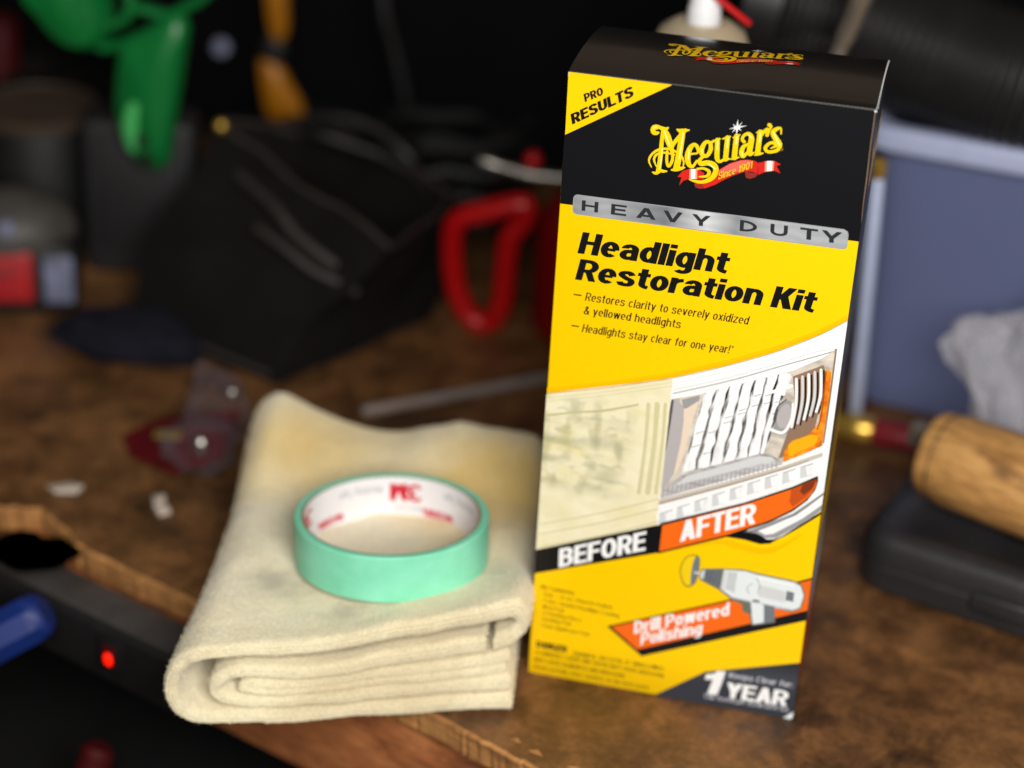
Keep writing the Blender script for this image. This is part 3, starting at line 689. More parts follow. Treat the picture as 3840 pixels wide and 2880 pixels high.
 ("stroke","headlight_picture","mid_grey",[[39.83,134.28,0.38],[45.14,137.32,0.38]]),
 ("poly","headlight_picture","pale_grey",[[47.52,138.84],[53.1,141.92],[53.22,135.49],[47.91,132.62]]),
 ("poly","headlight_picture","white_print",[[49.74,139.41],[54.14,142.11],[54.19,136.36],[51.04,134.58]]),
 ("stroke","headlight_picture","mid_grey",[[47.69,138.7,0.38],[52.97,141.73,0.38]]),
 ("poly","headlight_picture","pale_grey",[[55.34,143.19],[60.89,146.25],[61.03,139.85],[55.75,136.99]]),
 ("poly","headlight_picture","white_print",[[57.55,143.75],[61.92,146.43],[61.99,140.71],[58.86,138.94]]),
 ("stroke","headlight_picture","mid_grey",[[55.51,143.04,0.38],[60.76,146.05,0.38]]),
 ("poly","headlight_picture","black",[[20.8,98.98],[32.67,104.59],[38.94,103.94],[43.87,101.24],[48.43,102.08],[67.96,119.52],[68.18,120.89],[45.64,99.22],[41.12,98.02],[33.24,99.1]]),
 ("poly","headlight_picture","mid_grey",[[32.81,103.26],[54.41,117.5],[67.69,131.37],[68.67,121.86],[62.3,115.55],[48.33,102.97],[43.8,101.95],[38.2,103.62]]),
 ("poly","headlight_picture","white",[[38.8,105.26],[56.01,116.9],[67.84,130.09],[68.09,124.85],[59.22,115.7],[46.57,104.89],[42.85,103.58]]),
 ("stroke","headlight_picture","fin_dark",[[32.78,103.53,0.39],[38.8,105.26,0.46],[56.62,118.34,0.46],[67.69,131.37,0.38]]),
 ("stroke","headlight_picture","black",[[43.99,100.18,0.46],[51.97,104.99,0.54],[68.57,120.78,0.61]]),
 ("poly","before_picture","haze_lens",[[-67.49,160.97],[-42.27,167.98],[-8.53,179.0],[-8.5,157.05],[-8.69,132.69],[-9.33,113.08],[-9.73,99.34],[-36.38,87.17],[-67.52,74.03]]),
 ("stroke","before_picture","cream_line",[[-67.37,159.1,0.31],[-42.13,166.13,0.31],[-8.52,177.15,0.3]]),
 ("stroke","before_picture","cream_line",[[-67.26,157.23,0.31],[-42.0,164.27,0.31],[-8.35,175.32,0.3]]),
 ("stroke","before_picture","cream_line",[[-18.63,163.89,1.98],[-18.38,142.36,1.6],[-19.31,115.75,2.03]]),
 ("stroke","before_picture","cream_line",[[-14.49,164.59,2.59],[-14.2,143.09,2.09],[-15.08,116.51,2.65]]),
 ("stroke","before_picture","cream_line",[[-10.74,165.23,1.67],[-10.41,143.75,1.35],[-11.24,117.2,1.71]]),
 ("stroke","before_picture","cream_dark",[[-66.34,149.87,1.09],[-52.81,153.75,0.93],[-39.91,156.82,1.23],[-23.51,162.88,0.92]]),
 ("stroke","before_picture","cream_line",[[-66.35,89.16,0.64],[-37.37,100.81,0.71],[-9.56,113.93,0.62]]),
 ("stroke","before_picture","cream_line",[[-66.02,83.72,0.64],[-36.98,95.44,0.71],[-9.11,108.64,0.63]]),
 ("stroke","before_picture","cream_line",[[-65.58,76.43,0.65],[-36.46,88.25,0.72],[-8.51,101.55,0.63]]),
 ("poly","before_band","ink",[[-67.55,74.4],[-6.84,100.41],[-7.04,84.36],[-67.62,60.6]]),
 ("text","before_band","white","BEFORE",[-55.47,66.25],[-13.52,84.43],[-55.85,77.13],0.245,0),
 ("poly","after_band","ink",[[-7.37,101.04],[31.13,119.5],[52.75,132.21],[63.69,140.1],[64.17,137.31],[63.39,132.36],[60.31,126.09],[54.23,119.06],[44.34,111.21],[25.4,99.64],[-7.3,83.76]]),
 ("poly","after_band","orange",[[-6.49,99.93],[31.24,118.45],[52.86,131.17],[63.11,138.6],[63.48,136.75],[62.49,132.2],[59.48,126.65],[53.76,119.86],[43.87,112.01],[25.3,100.71],[-6.77,84.95]]),
 ("poly","after_band","rust",[[52.17,130.52],[63.11,138.6],[63.4,136.73],[62.32,132.34],[59.04,127.18],[53.97,121.41],[52.13,124.17]]),
 ("poly","after_band","rust_dark",[[57.11,134.04],[62.98,138.4],[63.31,136.89],[61.82,132.78],[58.47,128.84],[56.4,130.23]]),
 ("stroke","after_band","orange",[[63.33,136.72,0.6],[62.34,132.17,0.61],[59.34,126.62,0.61],[53.37,119.97,0.61]]),
 ("text","after_band","white","AFTER",[2.66,92.27],[37.44,109.32],[2.26,103.7],0.245,0),
 ("stroke","headlight_picture","yellow_soft",[[-7.3,83.83,0.71],[15.82,94.03,2.11],[22.65,96.11,2.52],[33.99,94.95,3.08],[42.44,94.47,3.07],[50.44,98.0,2.08],[59.85,107.03,0.55]]),
 ("poly","polishing_banner","ink",[[-29.02,36.64],[31.41,64.92],[68.8,83.99],[69.36,59.37],[-10.46,22.36]]),
 ("poly","polishing_banner","orange",[[-26.84,36.72],[31.49,64.18],[68.5,82.94],[68.6,65.27],[-12.94,25.87]]),
 ("text","polishing_banner","white","Drill Powered",[-15.25,34.75],[30.27,55.02],[-15.64,42.32],0.22,0),
 ("text","polishing_banner","white","Polishing",[-11.72,28.88],[18.09,41.6],[-11.59,36.24],0.22,0),
 ("blob","drill_picture","pad_edge",[[4.11,75.36],[4.99,81.33],[7.15,84.87],[10.55,86.33],[13.16,84.92],[13.59,78.8],[12.67,71.15],[9.81,67.43],[6.52,68.31]]),
 ("blob","drill_picture","pad_yellow",[[4.67,75.46],[5.45,81.0],[7.42,84.26],[9.93,85.39],[11.27,83.99],[11.37,77.55],[10.61,70.34],[9.02,68.28],[6.8,69.2]]),
 ("blob","drill_picture","steel_dark",[[9.95,69.8],[9.76,77.25],[10.57,83.86],[12.3,85.01],[13.17,79.55],[12.39,71.93],[11.08,69.17]]),
 ("stroke","drill_picture","pale_grey",[[11.5,76.09,1.14],[14.33,76.28,0.99]]),
 ("poly","drill_picture","outline",[[13.73,75.09],[14.57,78.98],[24.98,81.1],[35.28,82.46],[41.35,81.7],[59.36,80.8],[63.42,79.09],[65.49,73.26],[64.27,65.52],[60.0,62.77],[51.76,63.7],[52.89,55.34],[41.71,51.31],[40.14,57.52],[36.69,58.54],[35.91,62.6],[31.16,63.95],[23.78,68.74],[14.33,72.46]]),
 ("poly","drill_picture","steel_dark",[[15.53,78.58],[24.23,80.14],[23.8,70.08],[15.3,73.48]]),
 ("poly","drill_picture","pale_grey",[[14.08,75.16],[15.06,78.25],[16.23,78.63],[15.82,73.24],[14.7,73.03]]),
 ("stroke","drill_picture","black",[[16.67,77.72,0.28],[23.73,79.38,0.28]]),
 ("stroke","drill_picture","black",[[16.76,76.83,0.28],[23.89,77.75,0.28]]),
 ("stroke","drill_picture","black",[[16.84,75.93,0.28],[24.05,76.13,0.28]]),
 ("stroke","drill_picture","black",[[16.93,75.03,0.28],[24.21,74.49,0.28]]),
 ("stroke","drill_picture","black",[[17.01,74.13,0.28],[24.37,72.86,0.28]]),
 ("stroke","drill_picture","black",[[17.1,73.23,0.28],[24.54,71.22,0.28]]),
 ("poly","drill_picture","drill_white",[[25.25,80.49],[35.37,81.65],[41.09,80.83],[59.11,79.93],[62.8,78.31],[64.74,73.12],[63.7,66.25],[59.88,63.76],[46.44,63.77],[47.45,54.28],[42.32,52.27],[41.0,58.1],[39.96,64.63],[31.4,65.09],[24.57,69.39]]),
 ("poly","drill_picture","pale_grey",[[25.32,79.76],[27.06,80.09],[26.2,68.7],[24.55,69.64]]),
 ("stroke","drill_picture","mid_grey",[[27.79,79.81,0.28],[27.24,69.73,0.28]]),
 ("stroke","drill_picture","mid_grey",[[28.42,79.85,0.28],[27.9,69.52,0.28]]),
 ("stroke","drill_picture","mid_grey",[[29.06,79.89,0.28],[28.56,69.32,0.28]]),
 ("stroke","drill_picture","mid_grey",[[29.69,79.92,0.28],[29.22,69.11,0.28]]),
 ("stroke","drill_picture","mid_grey",[[30.32,79.96,0.28],[29.88,68.9,0.28]]),
 ("stroke","drill_picture","mid_grey",[[30.95,79.99,0.28],[30.54,68.69,0.28]]),
 ("stroke","drill_picture","mid_grey",[[31.58,80.03,0.28],[31.2,68.48,0.28]]),
 ("poly","drill_picture","steel_dark",[[46.32,64.84],[51.67,64.53],[52.24,56.05],[47.48,54.03]]),
 ("poly","drill_picture","outline",[[36.61,62.73],[39.96,64.63],[41.21,58.14],[37.73,58.74]]),
 ("stroke","drill_picture","mid_grey",[[41.32,78.64,0.42],[43.09,75.24,0.42],[42.92,70.21,0.42]]),
 ("stroke","drill_picture","mid_grey",[[39.54,75.4,0.35],[37.37,72.49,0.35],[38.75,69.42,0.35]]),
 ("poly","drill_picture","pale_grey",[[43.44,75.31],[55.92,73.94],[55.91,67.68],[43.44,68.64]]),
 ("poly","drill_picture","steel_dark",[[56.43,74.45],[60.12,74.15],[60.16,68.83],[56.33,69.02]]),
 ("stroke","drill_picture","white",[[41.97,79.17,0.98],[59.0,77.84,0.98]]),
 ("stroke","drill_picture","mid_grey",[[31.35,65.5,0.43],[47.04,64.73,0.42],[59.83,64.25,0.42]]),
 ("stroke","drill_picture","black",[[41.25,65.88,0.99],[43.72,66.02,0.99]]),
 ("text","contents_lettering","ink_soft","Kit Contents:",[-64.01,51.72],[-46.64,51.12],[-63.81,54.31],0.15,0),
 ("text","contents_lettering","ink_soft","One - 4 oz. PlastX Polish",[-62.33,48.04],[-27.31,46.82],[-62.17,50.11],0.13,0),
 ("text","contents_lettering","ink_soft","3 Disc Sanded Headlight Coating",[-62.47,44.34],[-23.64,42.57],[-62.31,46.42],0.13,0),
 ("text","contents_lettering","ink_soft","Wool Pad",[-62.25,40.61],[-51.6,40.09],[-62.08,42.7],0.13,0),
 ("text","contents_lettering","ink_soft","2 Finishing Discs",[-62.39,36.89],[-42.57,36.33],[-62.22,38.99],0.13,0),
 ("text","contents_lettering","ink_soft","Sanding Pad",[-62.17,33.31],[-47.61,32.94],[-62.01,35.41],0.13,0),
 ("text","contents_lettering","ink_soft","Foam Applicator Pad",[-62.09,29.44],[-38.01,28.58],[-61.92,31.55],0.13,0),
 ("text","warning_lettering","ink","DANGER",[-64.14,16.84],[-48.44,16.43],[-63.93,20.73],0.27,0),
 ("text","warning_lettering","ink_soft","HARMFUL OR FATAL IF SWALLOWED.",[-44.99,15.71],[1.42,15.81],[-44.85,18.01],0.14,0),
 ("text","warning_lettering","ink_soft","FLAMMABLE. LIQUID AND VAPOR MAY CAUSE IRRITATION.",[-64.19,12.62],[1.79,11.5],[-64.03,14.94],0.14,0),
 ("text","warning_lettering","ink_soft","MAY CAUSE BLINDNESS AND IRRITATION.",[-64.52,8.16],[-17.85,7.4],[-64.36,10.48],0.14,0),
 ("text","warning_lettering","ink_soft","Read carefully other cautions on the back panel.",[-64.41,3.76],[-5.13,3.06],[-64.24,5.92],0.14,0),
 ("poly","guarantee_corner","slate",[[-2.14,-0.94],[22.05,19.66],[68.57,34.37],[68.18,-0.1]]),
 ("poly","guarantee_corner","white",[[22.21,14.89],[22.35,18.07],[26.24,19.19],[27.99,21.28],[31.99,21.91],[30.5,13.49],[28.96,6.94],[24.05,6.3],[26.07,15.66]]),
 ("text","guarantee_corner","white","YEAR",[32.95,6.34],[63.79,7.39],[33.49,15.58],0.245,0),
 ("text","guarantee_corner","white_soft","Keeps Clear for:",[33.57,18.39],[65.3,19.0],[34.09,21.89],0.17,0),
 ("text","guarantee_corner","white_soft","*Lab Tested per ASTM G154 12a",[22.1,3.79],[64.78,4.33],[22.28,6.47],0.15,0),
 ("blob","worn_corner","paper",[[60.96,-2.47],[64.4,-1.94],[68.59,2.73],[68.47,5.08],[66.62,4.09]]),
 ("blob","corner_chip","paper",[[-67.88,321.59],[-66.63,322.0],[-67.22,320.67],[-67.39,318.71],[-67.86,320.19]]),
 ("blob","corner_fray","paper",[[66.59,322.55],[67.34,323.43],[67.88,321.58],[67.34,320.12],[66.42,320.45]]),
 ("stroke","scuff_mark","paper",[[1.53,326.27,0.15],[1.95,326.56,0.22],[2.48,327.1,0.11]]),
 ("stroke","scuff_mark","paper",[[7.4,322.24,0.15],[7.81,322.53,0.22],[8.35,323.07,0.11]]),
 ("stroke","scuff_mark","paper",[[-2.12,321.28,0.15],[-1.7,321.58,0.22],[-1.16,322.12,0.11]]),
 ("stroke","scuff_mark","paper",[[27.96,321.45,0.15],[28.37,321.74,0.22],[28.9,322.27,0.11]]),
 ("stroke","scuff_mark","paper",[[41.86,321.8,0.15],[42.27,322.09,0.22],[42.79,322.63,0.11]]),
 ("stroke","scuff_mark","paper",[[-13.5,322.54,0.15],[-13.08,322.83,0.22],[-12.54,323.37,0.11]]),
 ("stroke","edge_wear","worn_brown",[[66.79,319.88,0.36],[66.86,313.7,0.43],[66.81,302.76,0.36],[67.07,290.96,0.44],[67.12,278.99,0.3],[67.48,268.56,0.22]]),
 ("poly","ribbon_emblem","rust_red",[[14.24,285.25],[20.08,285.36],[19.15,283.51],[16.54,282.29],[14.89,282.67]]),
 ("poly","ribbon_emblem","red",[[-15.25,278.8],[-13.16,281.87],[-10.35,283.15],[-6.84,283.67],[-3.63,282.25],[-3.66,279.07],[-6.39,278.87],[-9.93,278.55],[-12.42,277.32],[-14.15,274.81],[-13.46,278.72]]),
 ("poly","ribbon_emblem","glare_pink",[[-10.19,283.17],[-6.84,283.67],[-6.39,278.87],[-9.93,278.55]]),
 ("poly","ribbon_emblem","glare_white",[[-9.56,283.26],[-7.64,283.55],[-7.3,278.81],[-9.23,278.62]]),
 ("poly","ribbon_emblem","rust_red",[[-7.52,276.32],[-3.66,279.14],[-2.79,275.05],[-4.69,274.56],[-6.83,274.86]]),
 ("poly","ribbon_emblem","red",[[-7.5,276.84],[-3.14,278.7],[0.87,280.85],[2.36,283.83],[3.35,285.18],[7.24,288.25],[11.83,290.47],[14.98,291.1],[18.2,290.96],[19.44,290.19],[19.82,285.32],[16.82,285.8],[13.98,285.28],[9.39,282.88],[4.84,279.89],[1.84,277.48],[-2.78,274.98],[-3.95,277.03],[-6.16,276.35]]),
 ("poly","ribbon_emblem","ribbon_light",[[2.8,284.24],[7.26,288.05],[11.86,290.27],[15.0,290.9],[16.46,290.71],[15.46,286.46],[13.28,285.79],[9.29,283.83],[4.76,280.74]]),
 ("poly","ribbon_emblem","red",[[19.47,290.19],[23.25,291.67],[26.73,292.05],[29.47,290.92],[27.6,289.9],[29.71,286.79],[26.89,287.64],[23.75,287.0],[20.15,284.68]]),
 ("poly","ribbon_emblem","glare_pink",[[22.48,291.39],[26.41,292.04],[26.58,287.56],[22.84,286.52]]),
 ("poly","ribbon_emblem","glare_white",[[23.32,291.65],[25.62,291.95],[25.95,287.46],[23.69,286.96]]),
 ("text","ribbon_emblem","ink","Since 1901",[3.05,279.7],[17.37,287.25],[3.03,283.24],0.17,0),
 ("text","ribbon_emblem","gold","Since 1901",[2.84,279.87],[17.16,287.43],[2.82,283.35],0.15,0),
 ("stroke","script_emblem","gold_edge",[[-25.93,298.39,0.93],[-26.81,298.13,1.0],[-27.48,298.74,1.06],[-27.18,299.81,1.06],[-26.08,300.13,0.87]]),
 ("stroke","script_emblem","gold_edge",[[-25.53,298.25,1.0],[-26.36,297.72,1.32],[-27.65,297.7,1.32],[-28.49,298.94,1.13],[-28.05,300.59,1.19],[-26.49,301.16,1.32],[-24.5,300.53,1.7],[-22.55,300.31,1.64],[-21.39,301.08,0.74]]),
 ("stroke","script_emblem","gold_edge",[[-23.49,300.0,2.16],[-21.96,298.02,2.93],[-20.65,295.15,3.13],[-19.39,291.92,2.35]]),
 ("stroke","script_emblem","gold_edge",[[-23.57,299.14,1.51],[-23.67,295.39,1.64],[-23.64,291.3,1.84],[-23.69,285.47,1.98],[-24.0,280.26,2.11]]),
 ("stroke","script_emblem","gold_edge",[[-26.4,279.39,0.75],[-24.95,279.15,1.46],[-23.11,280.57,1.53],[-21.81,280.52,1.33],[-20.27,280.75,0.68]]),
 ("stroke","script_emblem","gold_edge",[[-13.76,301.07,1.51],[-15.89,297.88,1.77],[-17.88,294.87,1.64],[-19.38,291.76,1.71]]),
 ("stroke","script_emblem","gold_edge",[[-19.24,291.95,2.16],[-18.21,288.34,1.39],[-18.48,285.21,1.33],[-19.76,283.13,1.2],[-20.71,285.91,1.26],[-20.84,290.0,1.2]]),
 ("stroke","script_emblem","gold_edge",[[-14.97,300.22,2.66],[-15.25,292.53,2.67],[-15.69,286.65,2.75],[-16.14,282.63,2.75]]),
 ("stroke","script_emblem","gold_edge",[[-17.38,300.88,0.67],[-16.11,300.39,1.7],[-14.21,300.66,1.7],[-12.15,301.3,0.61]]),
 ("stroke","script_emblem","gold_edge",[[-18.14,281.65,0.75],[-16.42,282.07,1.65],[-14.22,282.92,1.65],[-12.54,283.61,0.68]]),
 ("stroke","script_emblem","gold_edge",[[-13.2,284.1,0.55],[-13.17,286.34,0.81],[-14.96,289.33,1.06],[-19.82,291.25,1.06],[-24.29,290.52,1.13],[-27.32,288.03,1.07],[-28.6,284.75,0.88],[-27.25,281.78,0.49]]),
 ("stroke","script_emblem","gold_edge",[[-17.36,288.98,0.55],[-22.24,289.29,1.0],[-25.37,287.97,1.07],[-26.35,285.42,1.01],[-25.05,282.35,0.49]]),
 ("stroke","script_emblem","gold_edge",[[-11.92,289.67,0.93],[-9.73,290.44,0.87],[-7.39,291.29,0.87],[-7.8,293.96,1.64],[-9.18,294.95,1.51],[-10.79,293.18,2.15],[-11.63,289.3,2.55],[-10.91,285.64,2.23],[-9.03,284.55,1.39],[-7.36,287.54,0.93]]),
 ("stroke","script_emblem","gold_edge",[[-2.06,296.16,1.7],[-1.8,293.48,1.89],[-3.13,290.55,1.64],[-5.17,290.6,2.02],[-5.74,293.24,2.15],[-4.5,296.48,1.63],[-2.94,296.98,1.5]]),
 ("stroke","script_emblem","gold_edge",[[-2.41,296.45,1.18],[-0.62,297.86,1.06]]),
 ("stroke","script_emblem","gold_edge",[[-4.39,290.2,1.06],[-6.12,288.06,1.64],[-5.48,286.44,2.16],[-2.65,287.2,2.35],[0.31,286.61,2.48],[1.46,284.04,2.35],[-0.06,280.37,2.16],[-3.72,278.03,1.52],[-7.27,277.84,1.2],[-9.84,278.29,0.49]]),
 ("stroke","script_emblem","gold_edge",[[-6.85,283.77,0.94],[-3.99,284.33,1.13],[-1.56,283.25,1.51],[-2.22,281.01,1.32],[-5.61,280.23,0.55]]),
 ("stroke","script_emblem","gold_edge",[[0.77,298.44,2.01],[1.05,293.89,2.15],[1.45,289.86,2.09],[2.69,288.61,1.44],[4.81,290.01,1.06]]),
 ("stroke","script_emblem","gold_edge",[[-0.47,298.02,0.54],[0.6,298.51,1.05],[1.73,299.15,0.8]]),
 ("stroke","script_emblem","gold_edge",[[5.09,300.08,2.14],[5.1,295.17,2.21],[5.13,290.06,2.21]]),
 ("stroke","script_emblem","gold_edge",[[2.93,299.26,0.54],[4.47,299.89,1.05],[6.18,300.75,0.67]]),
 ("stroke","script_emblem","gold_edge",[[4.85,289.61,1.31],[6.89,290.46,0.74]]),
 ("stroke","script_emblem","gold_edge",[[8.97,301.32,2.26],[8.86,296.06,2.33],[8.92,291.3,2.34]]),
 ("stroke","script_emblem","gold_edge",[[7.49,300.46,0.54],[8.82,301.2,1.05],[10.19,302.14,0.67]]),
 ("stroke","script_emblem","gold_edge",[[7.51,290.34,0.61],[9.2,291.07,1.12],[10.94,291.73,0.61]]),
 ("stroke","script_emblem","gold_edge",[[12.38,299.21,1.62],[11.46,300.33,1.3],[12.23,302.23,1.3],[14.04,303.17,1.62],[15.44,301.42,2.32],[15.32,297.68,2.51],[15.39,293.95,2.14],[17.22,294.83,0.67]]),
 ("stroke","script_emblem","gold_edge",[[14.68,298.6,0.92],[12.45,296.92,1.69],[11.78,294.11,2.14],[12.67,292.36,1.63],[14.87,295.24,1.05]]),
 ("stroke","script_emblem","gold_edge",[[18.93,304.62,2.19],[18.85,299.89,2.25],[18.82,294.8,2.32]]),
 ("stroke","script_emblem","gold_edge",[[17.39,304.13,0.54],[18.81,304.77,1.05],[19.93,305.3,0.66]]),
 ("stroke","script_emblem","gold_edge",[[17.59,293.73,0.61],[19.28,294.36,1.18],[21.15,295.14,0.6]]),
 ("stroke","script_emblem","gold_edge",[[19.51,302.68,0.92],[20.83,305.3,1.36],[22.17,306.1,1.74],[22.03,303.56,1.49]]),
 ("stroke","script_emblem","gold_edge",[[22.56,308.34,1.8],[23.26,307.77,1.29],[23.02,306.15,0.54]]),
 ("stroke","script_emblem","gold_edge",[[28.01,304.99,0.6],[27.51,307.54,0.91],[25.59,306.76,1.74],[24.41,305.08,2.05],[25.89,302.6,2.5],[27.81,300.18,2.37],[27.53,297.77,1.68],[25.3,296.36,1.43],[22.93,296.15,1.43],[21.9,297.63,1.56],[23.32,299.86,1.36],[25.32,300.49,1.36],[26.21,299.1,1.17],[24.25,297.77,0.48]]),
 ("stroke","script_emblem","gold",[[-25.93,298.39,0.55],[-26.81,298.13,0.61],[-27.48,298.74,0.68],[-27.18,299.81,0.68],[-26.08,300.13,0.48]]),
 ("stroke","script_emblem","gold",[[-25.53,298.25,0.61],[-26.36,297.72,0.93],[-27.65,297.7,0.94],[-28.49,298.94,0.74],[-28.05,300.59,0.81],[-26.49,301.16,0.93],[-24.5,300.53,1.32],[-22.55,300.31,1.25],[-21.39,301.08,0.35]]),
 ("stroke","script_emblem","gold",[[-23.49,300.0,1.77],[-21.96,298.02,2.54],[-20.65,295.15,2.74],[-19.39,291.92,1.97]]),
 ("stroke","script_emblem","gold",[[-23.57,299.14,1.13],[-23.67,295.39,1.26],[-23.64,291.3,1.45],[-23.69,285.47,1.59],[-24.0,280.26,1.72]]),
 ("stroke","script_emblem","gold",[[-26.4,279.39,0.36],[-24.95,279.15,1.07],[-23.11,280.57,1.14],[-21.81,280.52,0.94],[-20.27,280.75,0.29]]),
 ("stroke","script_emblem","gold",[[-13.76,301.07,1.12],[-15.89,297.88,1.38],[-17.88,294.87,1.26],[-19.38,291.76,1.32]]),
 ("stroke","script_emblem","gold",[[-19.24,291.95,1.77],[-18.21,288.34,1.0],[-18.48,285.21,0.94],[-19.76,283.13,0.81],[-20.71,285.91,0.87],[-20.84,290.0,0.81]]),
 ("stroke","script_emblem","gold",[[-14.97,300.22,2.28],[-15.25,292.53,2.29],[-15.69,286.65,2.36],[-16.14,282.63,2.36]]),
 ("stroke","script_emblem","gold",[[-17.38,300.88,0.29],[-16.11,300.39,1.32],[-14.21,300.66,1.31],[-12.15,301.3,0.22]]),
 ("stroke","script_emblem","gold",[[-18.14,281.65,0.36],[-16.42,282.07,1.26],[-14.22,282.92,1.26],[-12.54,283.61,0.29]]),
 ("stroke","script_emblem","gold",[[-13.2,284.1,0.16],[-13.17,286.34,0.42],[-14.96,289.33,0.68],[-19.82,291.25,0.68],[-24.29,290.52,0.74],[-27.32,288.03,0.68],[-28.6,284.75,0.49],[-27.25,281.78,0.13]]),
 ("stroke","script_emblem","gold",[[-17.36,288.98,0.16],[-22.24,289.29,0.61],[-25.37,287.97,0.68],[-26.35,285.42,0.62],[-25.05,282.35,0.13]]),
 ("stroke","script_emblem","gold",[[-11.92,289.67,0.55],[-9.73,290.44,0.48],[-7.39,291.29,0.48],[-7.8,293.96,1.25],[-9.18,294.95,1.12],[-10.79,293.18,1.77],[-11.63,289.3,2.16],[-10.91,285.64,1.84],[-9.03,284.55,1.0],[-7.36,287.54,0.55]]),
 ("stroke","script_emblem","gold",[[-2.06,296.16,1.31],[-1.8,293.48,1.51],[-3.13,290.55,1.25],[-5.17,290.6,1.64],[-5.74,293.24,1.77],[-4.5,296.48,1.25],[-2.94,296.98,1.12]]),
 ("stroke","script_emblem","gold",[[-2.41,296.45,0.8],[-0.62,297.86,0.67]]),
 ("stroke","script_emblem","gold",[[-4.39,290.2,0.67],[-6.12,288.06,1.26],[-5.48,286.44,1.77],[-2.65,287.2,1.96],[0.31,286.61,2.09],[1.46,284.04,1.96],[-0.06,280.37,1.77],[-3.72,278.03,1.13],[-7.27,277.84,0.81],[-9.84,278.29,0.13]]),
 ("stroke","script_emblem","gold",[[-6.85,283.77,0.55],[-3.99,284.33,0.74],[-1.56,283.25,1.13],[-2.22,281.01,0.94],[-5.61,280.23,0.16]]),
 ("stroke","script_emblem","gold",[[0.77,298.44,1.63],[1.05,293.89,1.76],[1.45,289.86,1.7],[2.69,288.61,1.06],[4.81,290.01,0.67]]),
 ("stroke","script_emblem","gold",[[-0.47,298.02,0.16],[0.6,298.51,0.67],[1.73,299.15,0.42]]),
 ("stroke","script_emblem","gold",[[5.09,300.08,1.75],[5.1,295.17,1.82],[5.13,290.06,1.83]]),
 ("stroke","script_emblem","gold",[[2.93,299.26,0.16],[4.47,299.89,0.67],[6.18,300.75,0.29]]),
 ("stroke","script_emblem","gold",[[4.85,289.61,0.93],[6.89,290.46,0.35]]),
 ("stroke","script_emblem","gold",[[8.97,301.32,1.88],[8.86,296.06,1.95],[8.92,291.3,1.95]]),
 ("stroke","script_emblem","gold",[[7.49,300.46,0.16],[8.82,301.2,0.67],[10.19,302.14,0.29]]),
 ("stroke","script_emblem","gold",[[7.51,290.34,0.22],[9.2,291.07,0.74],[10.94,291.73,0.22]]),
 ("stroke","script_emblem","gold",[[12.38,299.21,1.24],[11.46,300.33,0.92],[12.23,302.23,0.92],[14.04,303.17,1.24],[15.44,301.42,1.94],[15.32,297.68,2.13],[15.39,293.95,1.75],[17.22,294.83,0.29]]),
 ("stroke","script_emblem","gold",[[14.68,298.6,0.54],[12.45,296.92,1.31],[11.78,294.11,1.76],[12.67,292.36,1.25],[14.87,295.24,0.67]]),
 ("stroke","script_emblem","gold",[[18.93,304.62,1.81],[18.85,299.89,1.87],[18.82,294.8,1.94]]),
 ("stroke","script_emblem","gold",[[17.39,304.13,0.16],[18.81,304.77,0.67],[19.93,305.3,0.28]]),
 ("stroke","script_emblem","gold",[[17.59,293.73,0.22],[19.28,294.36,0.8],[21.15,295.14,0.22]]),
 ("stroke","script_emblem","gold",[[19.51,302.68,0.54],[20.83,305.3,0.98],[22.17,306.1,1.36],[22.03,303.56,1.11]]),
 ("stroke","script_emblem","gold",[[22.56,308.34,1.42],[23.26,307.77,0.92],[23.02,306.15,0.16]]),
 ("stroke","script_emblem","gold",[[28.01,304.99,0.22],[27.51,307.54,0.54],[25.59,306.76,1.36],[24.41,305.08,1.68],[25.89,302.6,2.12],[27.81,300.18,1.99],[27.53,297.77,1.3],[25.3,296.36,1.05],[22.93,296.15,1.05],[21.9,297.63,1.18],[23.32,299.86,0.98],[25.32,300.49,0.98],[26.21,299.1,0.79],[24.25,297.77,0.13]]),
 ("stroke","script_emblem","gold_light",[[-22.95,299.4,0.45],[-21.18,295.75,0.52],[-19.96,292.86,0.32]]),
 ("stroke","script_emblem","gold_light",[[-14.45,299.78,0.38],[-14.76,294.31,0.45],[-15.27,287.4,0.39]]),
 ("stroke","script_emblem","gold_light",[[-23.07,291.39,0.32],[-23.21,285.54,0.39],[-23.51,281.37,0.32]]),
 ("stroke","script_emblem","gold_light",[[-11.21,292.44,0.39],[-11.19,288.0,0.45]]),
 ("stroke","script_emblem","gold_light",[[-5.64,293.25,0.39],[-5.29,291.26,0.32]]),
 ("stroke","script_emblem","gold_light",[[-1.98,286.89,0.51],[0.95,284.99,0.58]]),
 ("stroke","script_emblem","gold_light",[[0.96,298.13,0.45],[1.21,293.92,0.38]]),
 ("stroke","script_emblem","gold_light",[[5.28,299.77,0.45],[5.29,295.53,0.38]]),
 ("stroke","script_emblem","gold_light",[[9.14,301.18,0.57],[9.1,297.79,0.45]]),
 ("stroke","script_emblem","gold_light",[[13.75,302.93,0.38],[15.5,301.43,0.44]]),
 ("stroke","script_emblem","gold_light",[[11.91,294.46,0.38],[12.57,292.69,0.32]]),
 ("stroke","script_emblem","gold_light",[[19.09,304.31,0.44],[19.13,300.27,0.38]]),
 ("stroke","script_emblem","gold_light",[[24.62,305.45,0.38],[26.2,302.65,0.51],[27.94,299.86,0.44]]),
 ("stroke","script_emblem","gold_light",[[-27.7,300.24,0.32],[-26.48,301.02,0.39]]),
 ("blob","script_emblem","gold_dark",[[29.78,298.17],[29.68,297.67],[29.3,297.36],[28.82,297.38],[28.48,297.72],[28.42,298.22],[28.68,298.65],[29.13,298.81],[29.57,298.62]]),
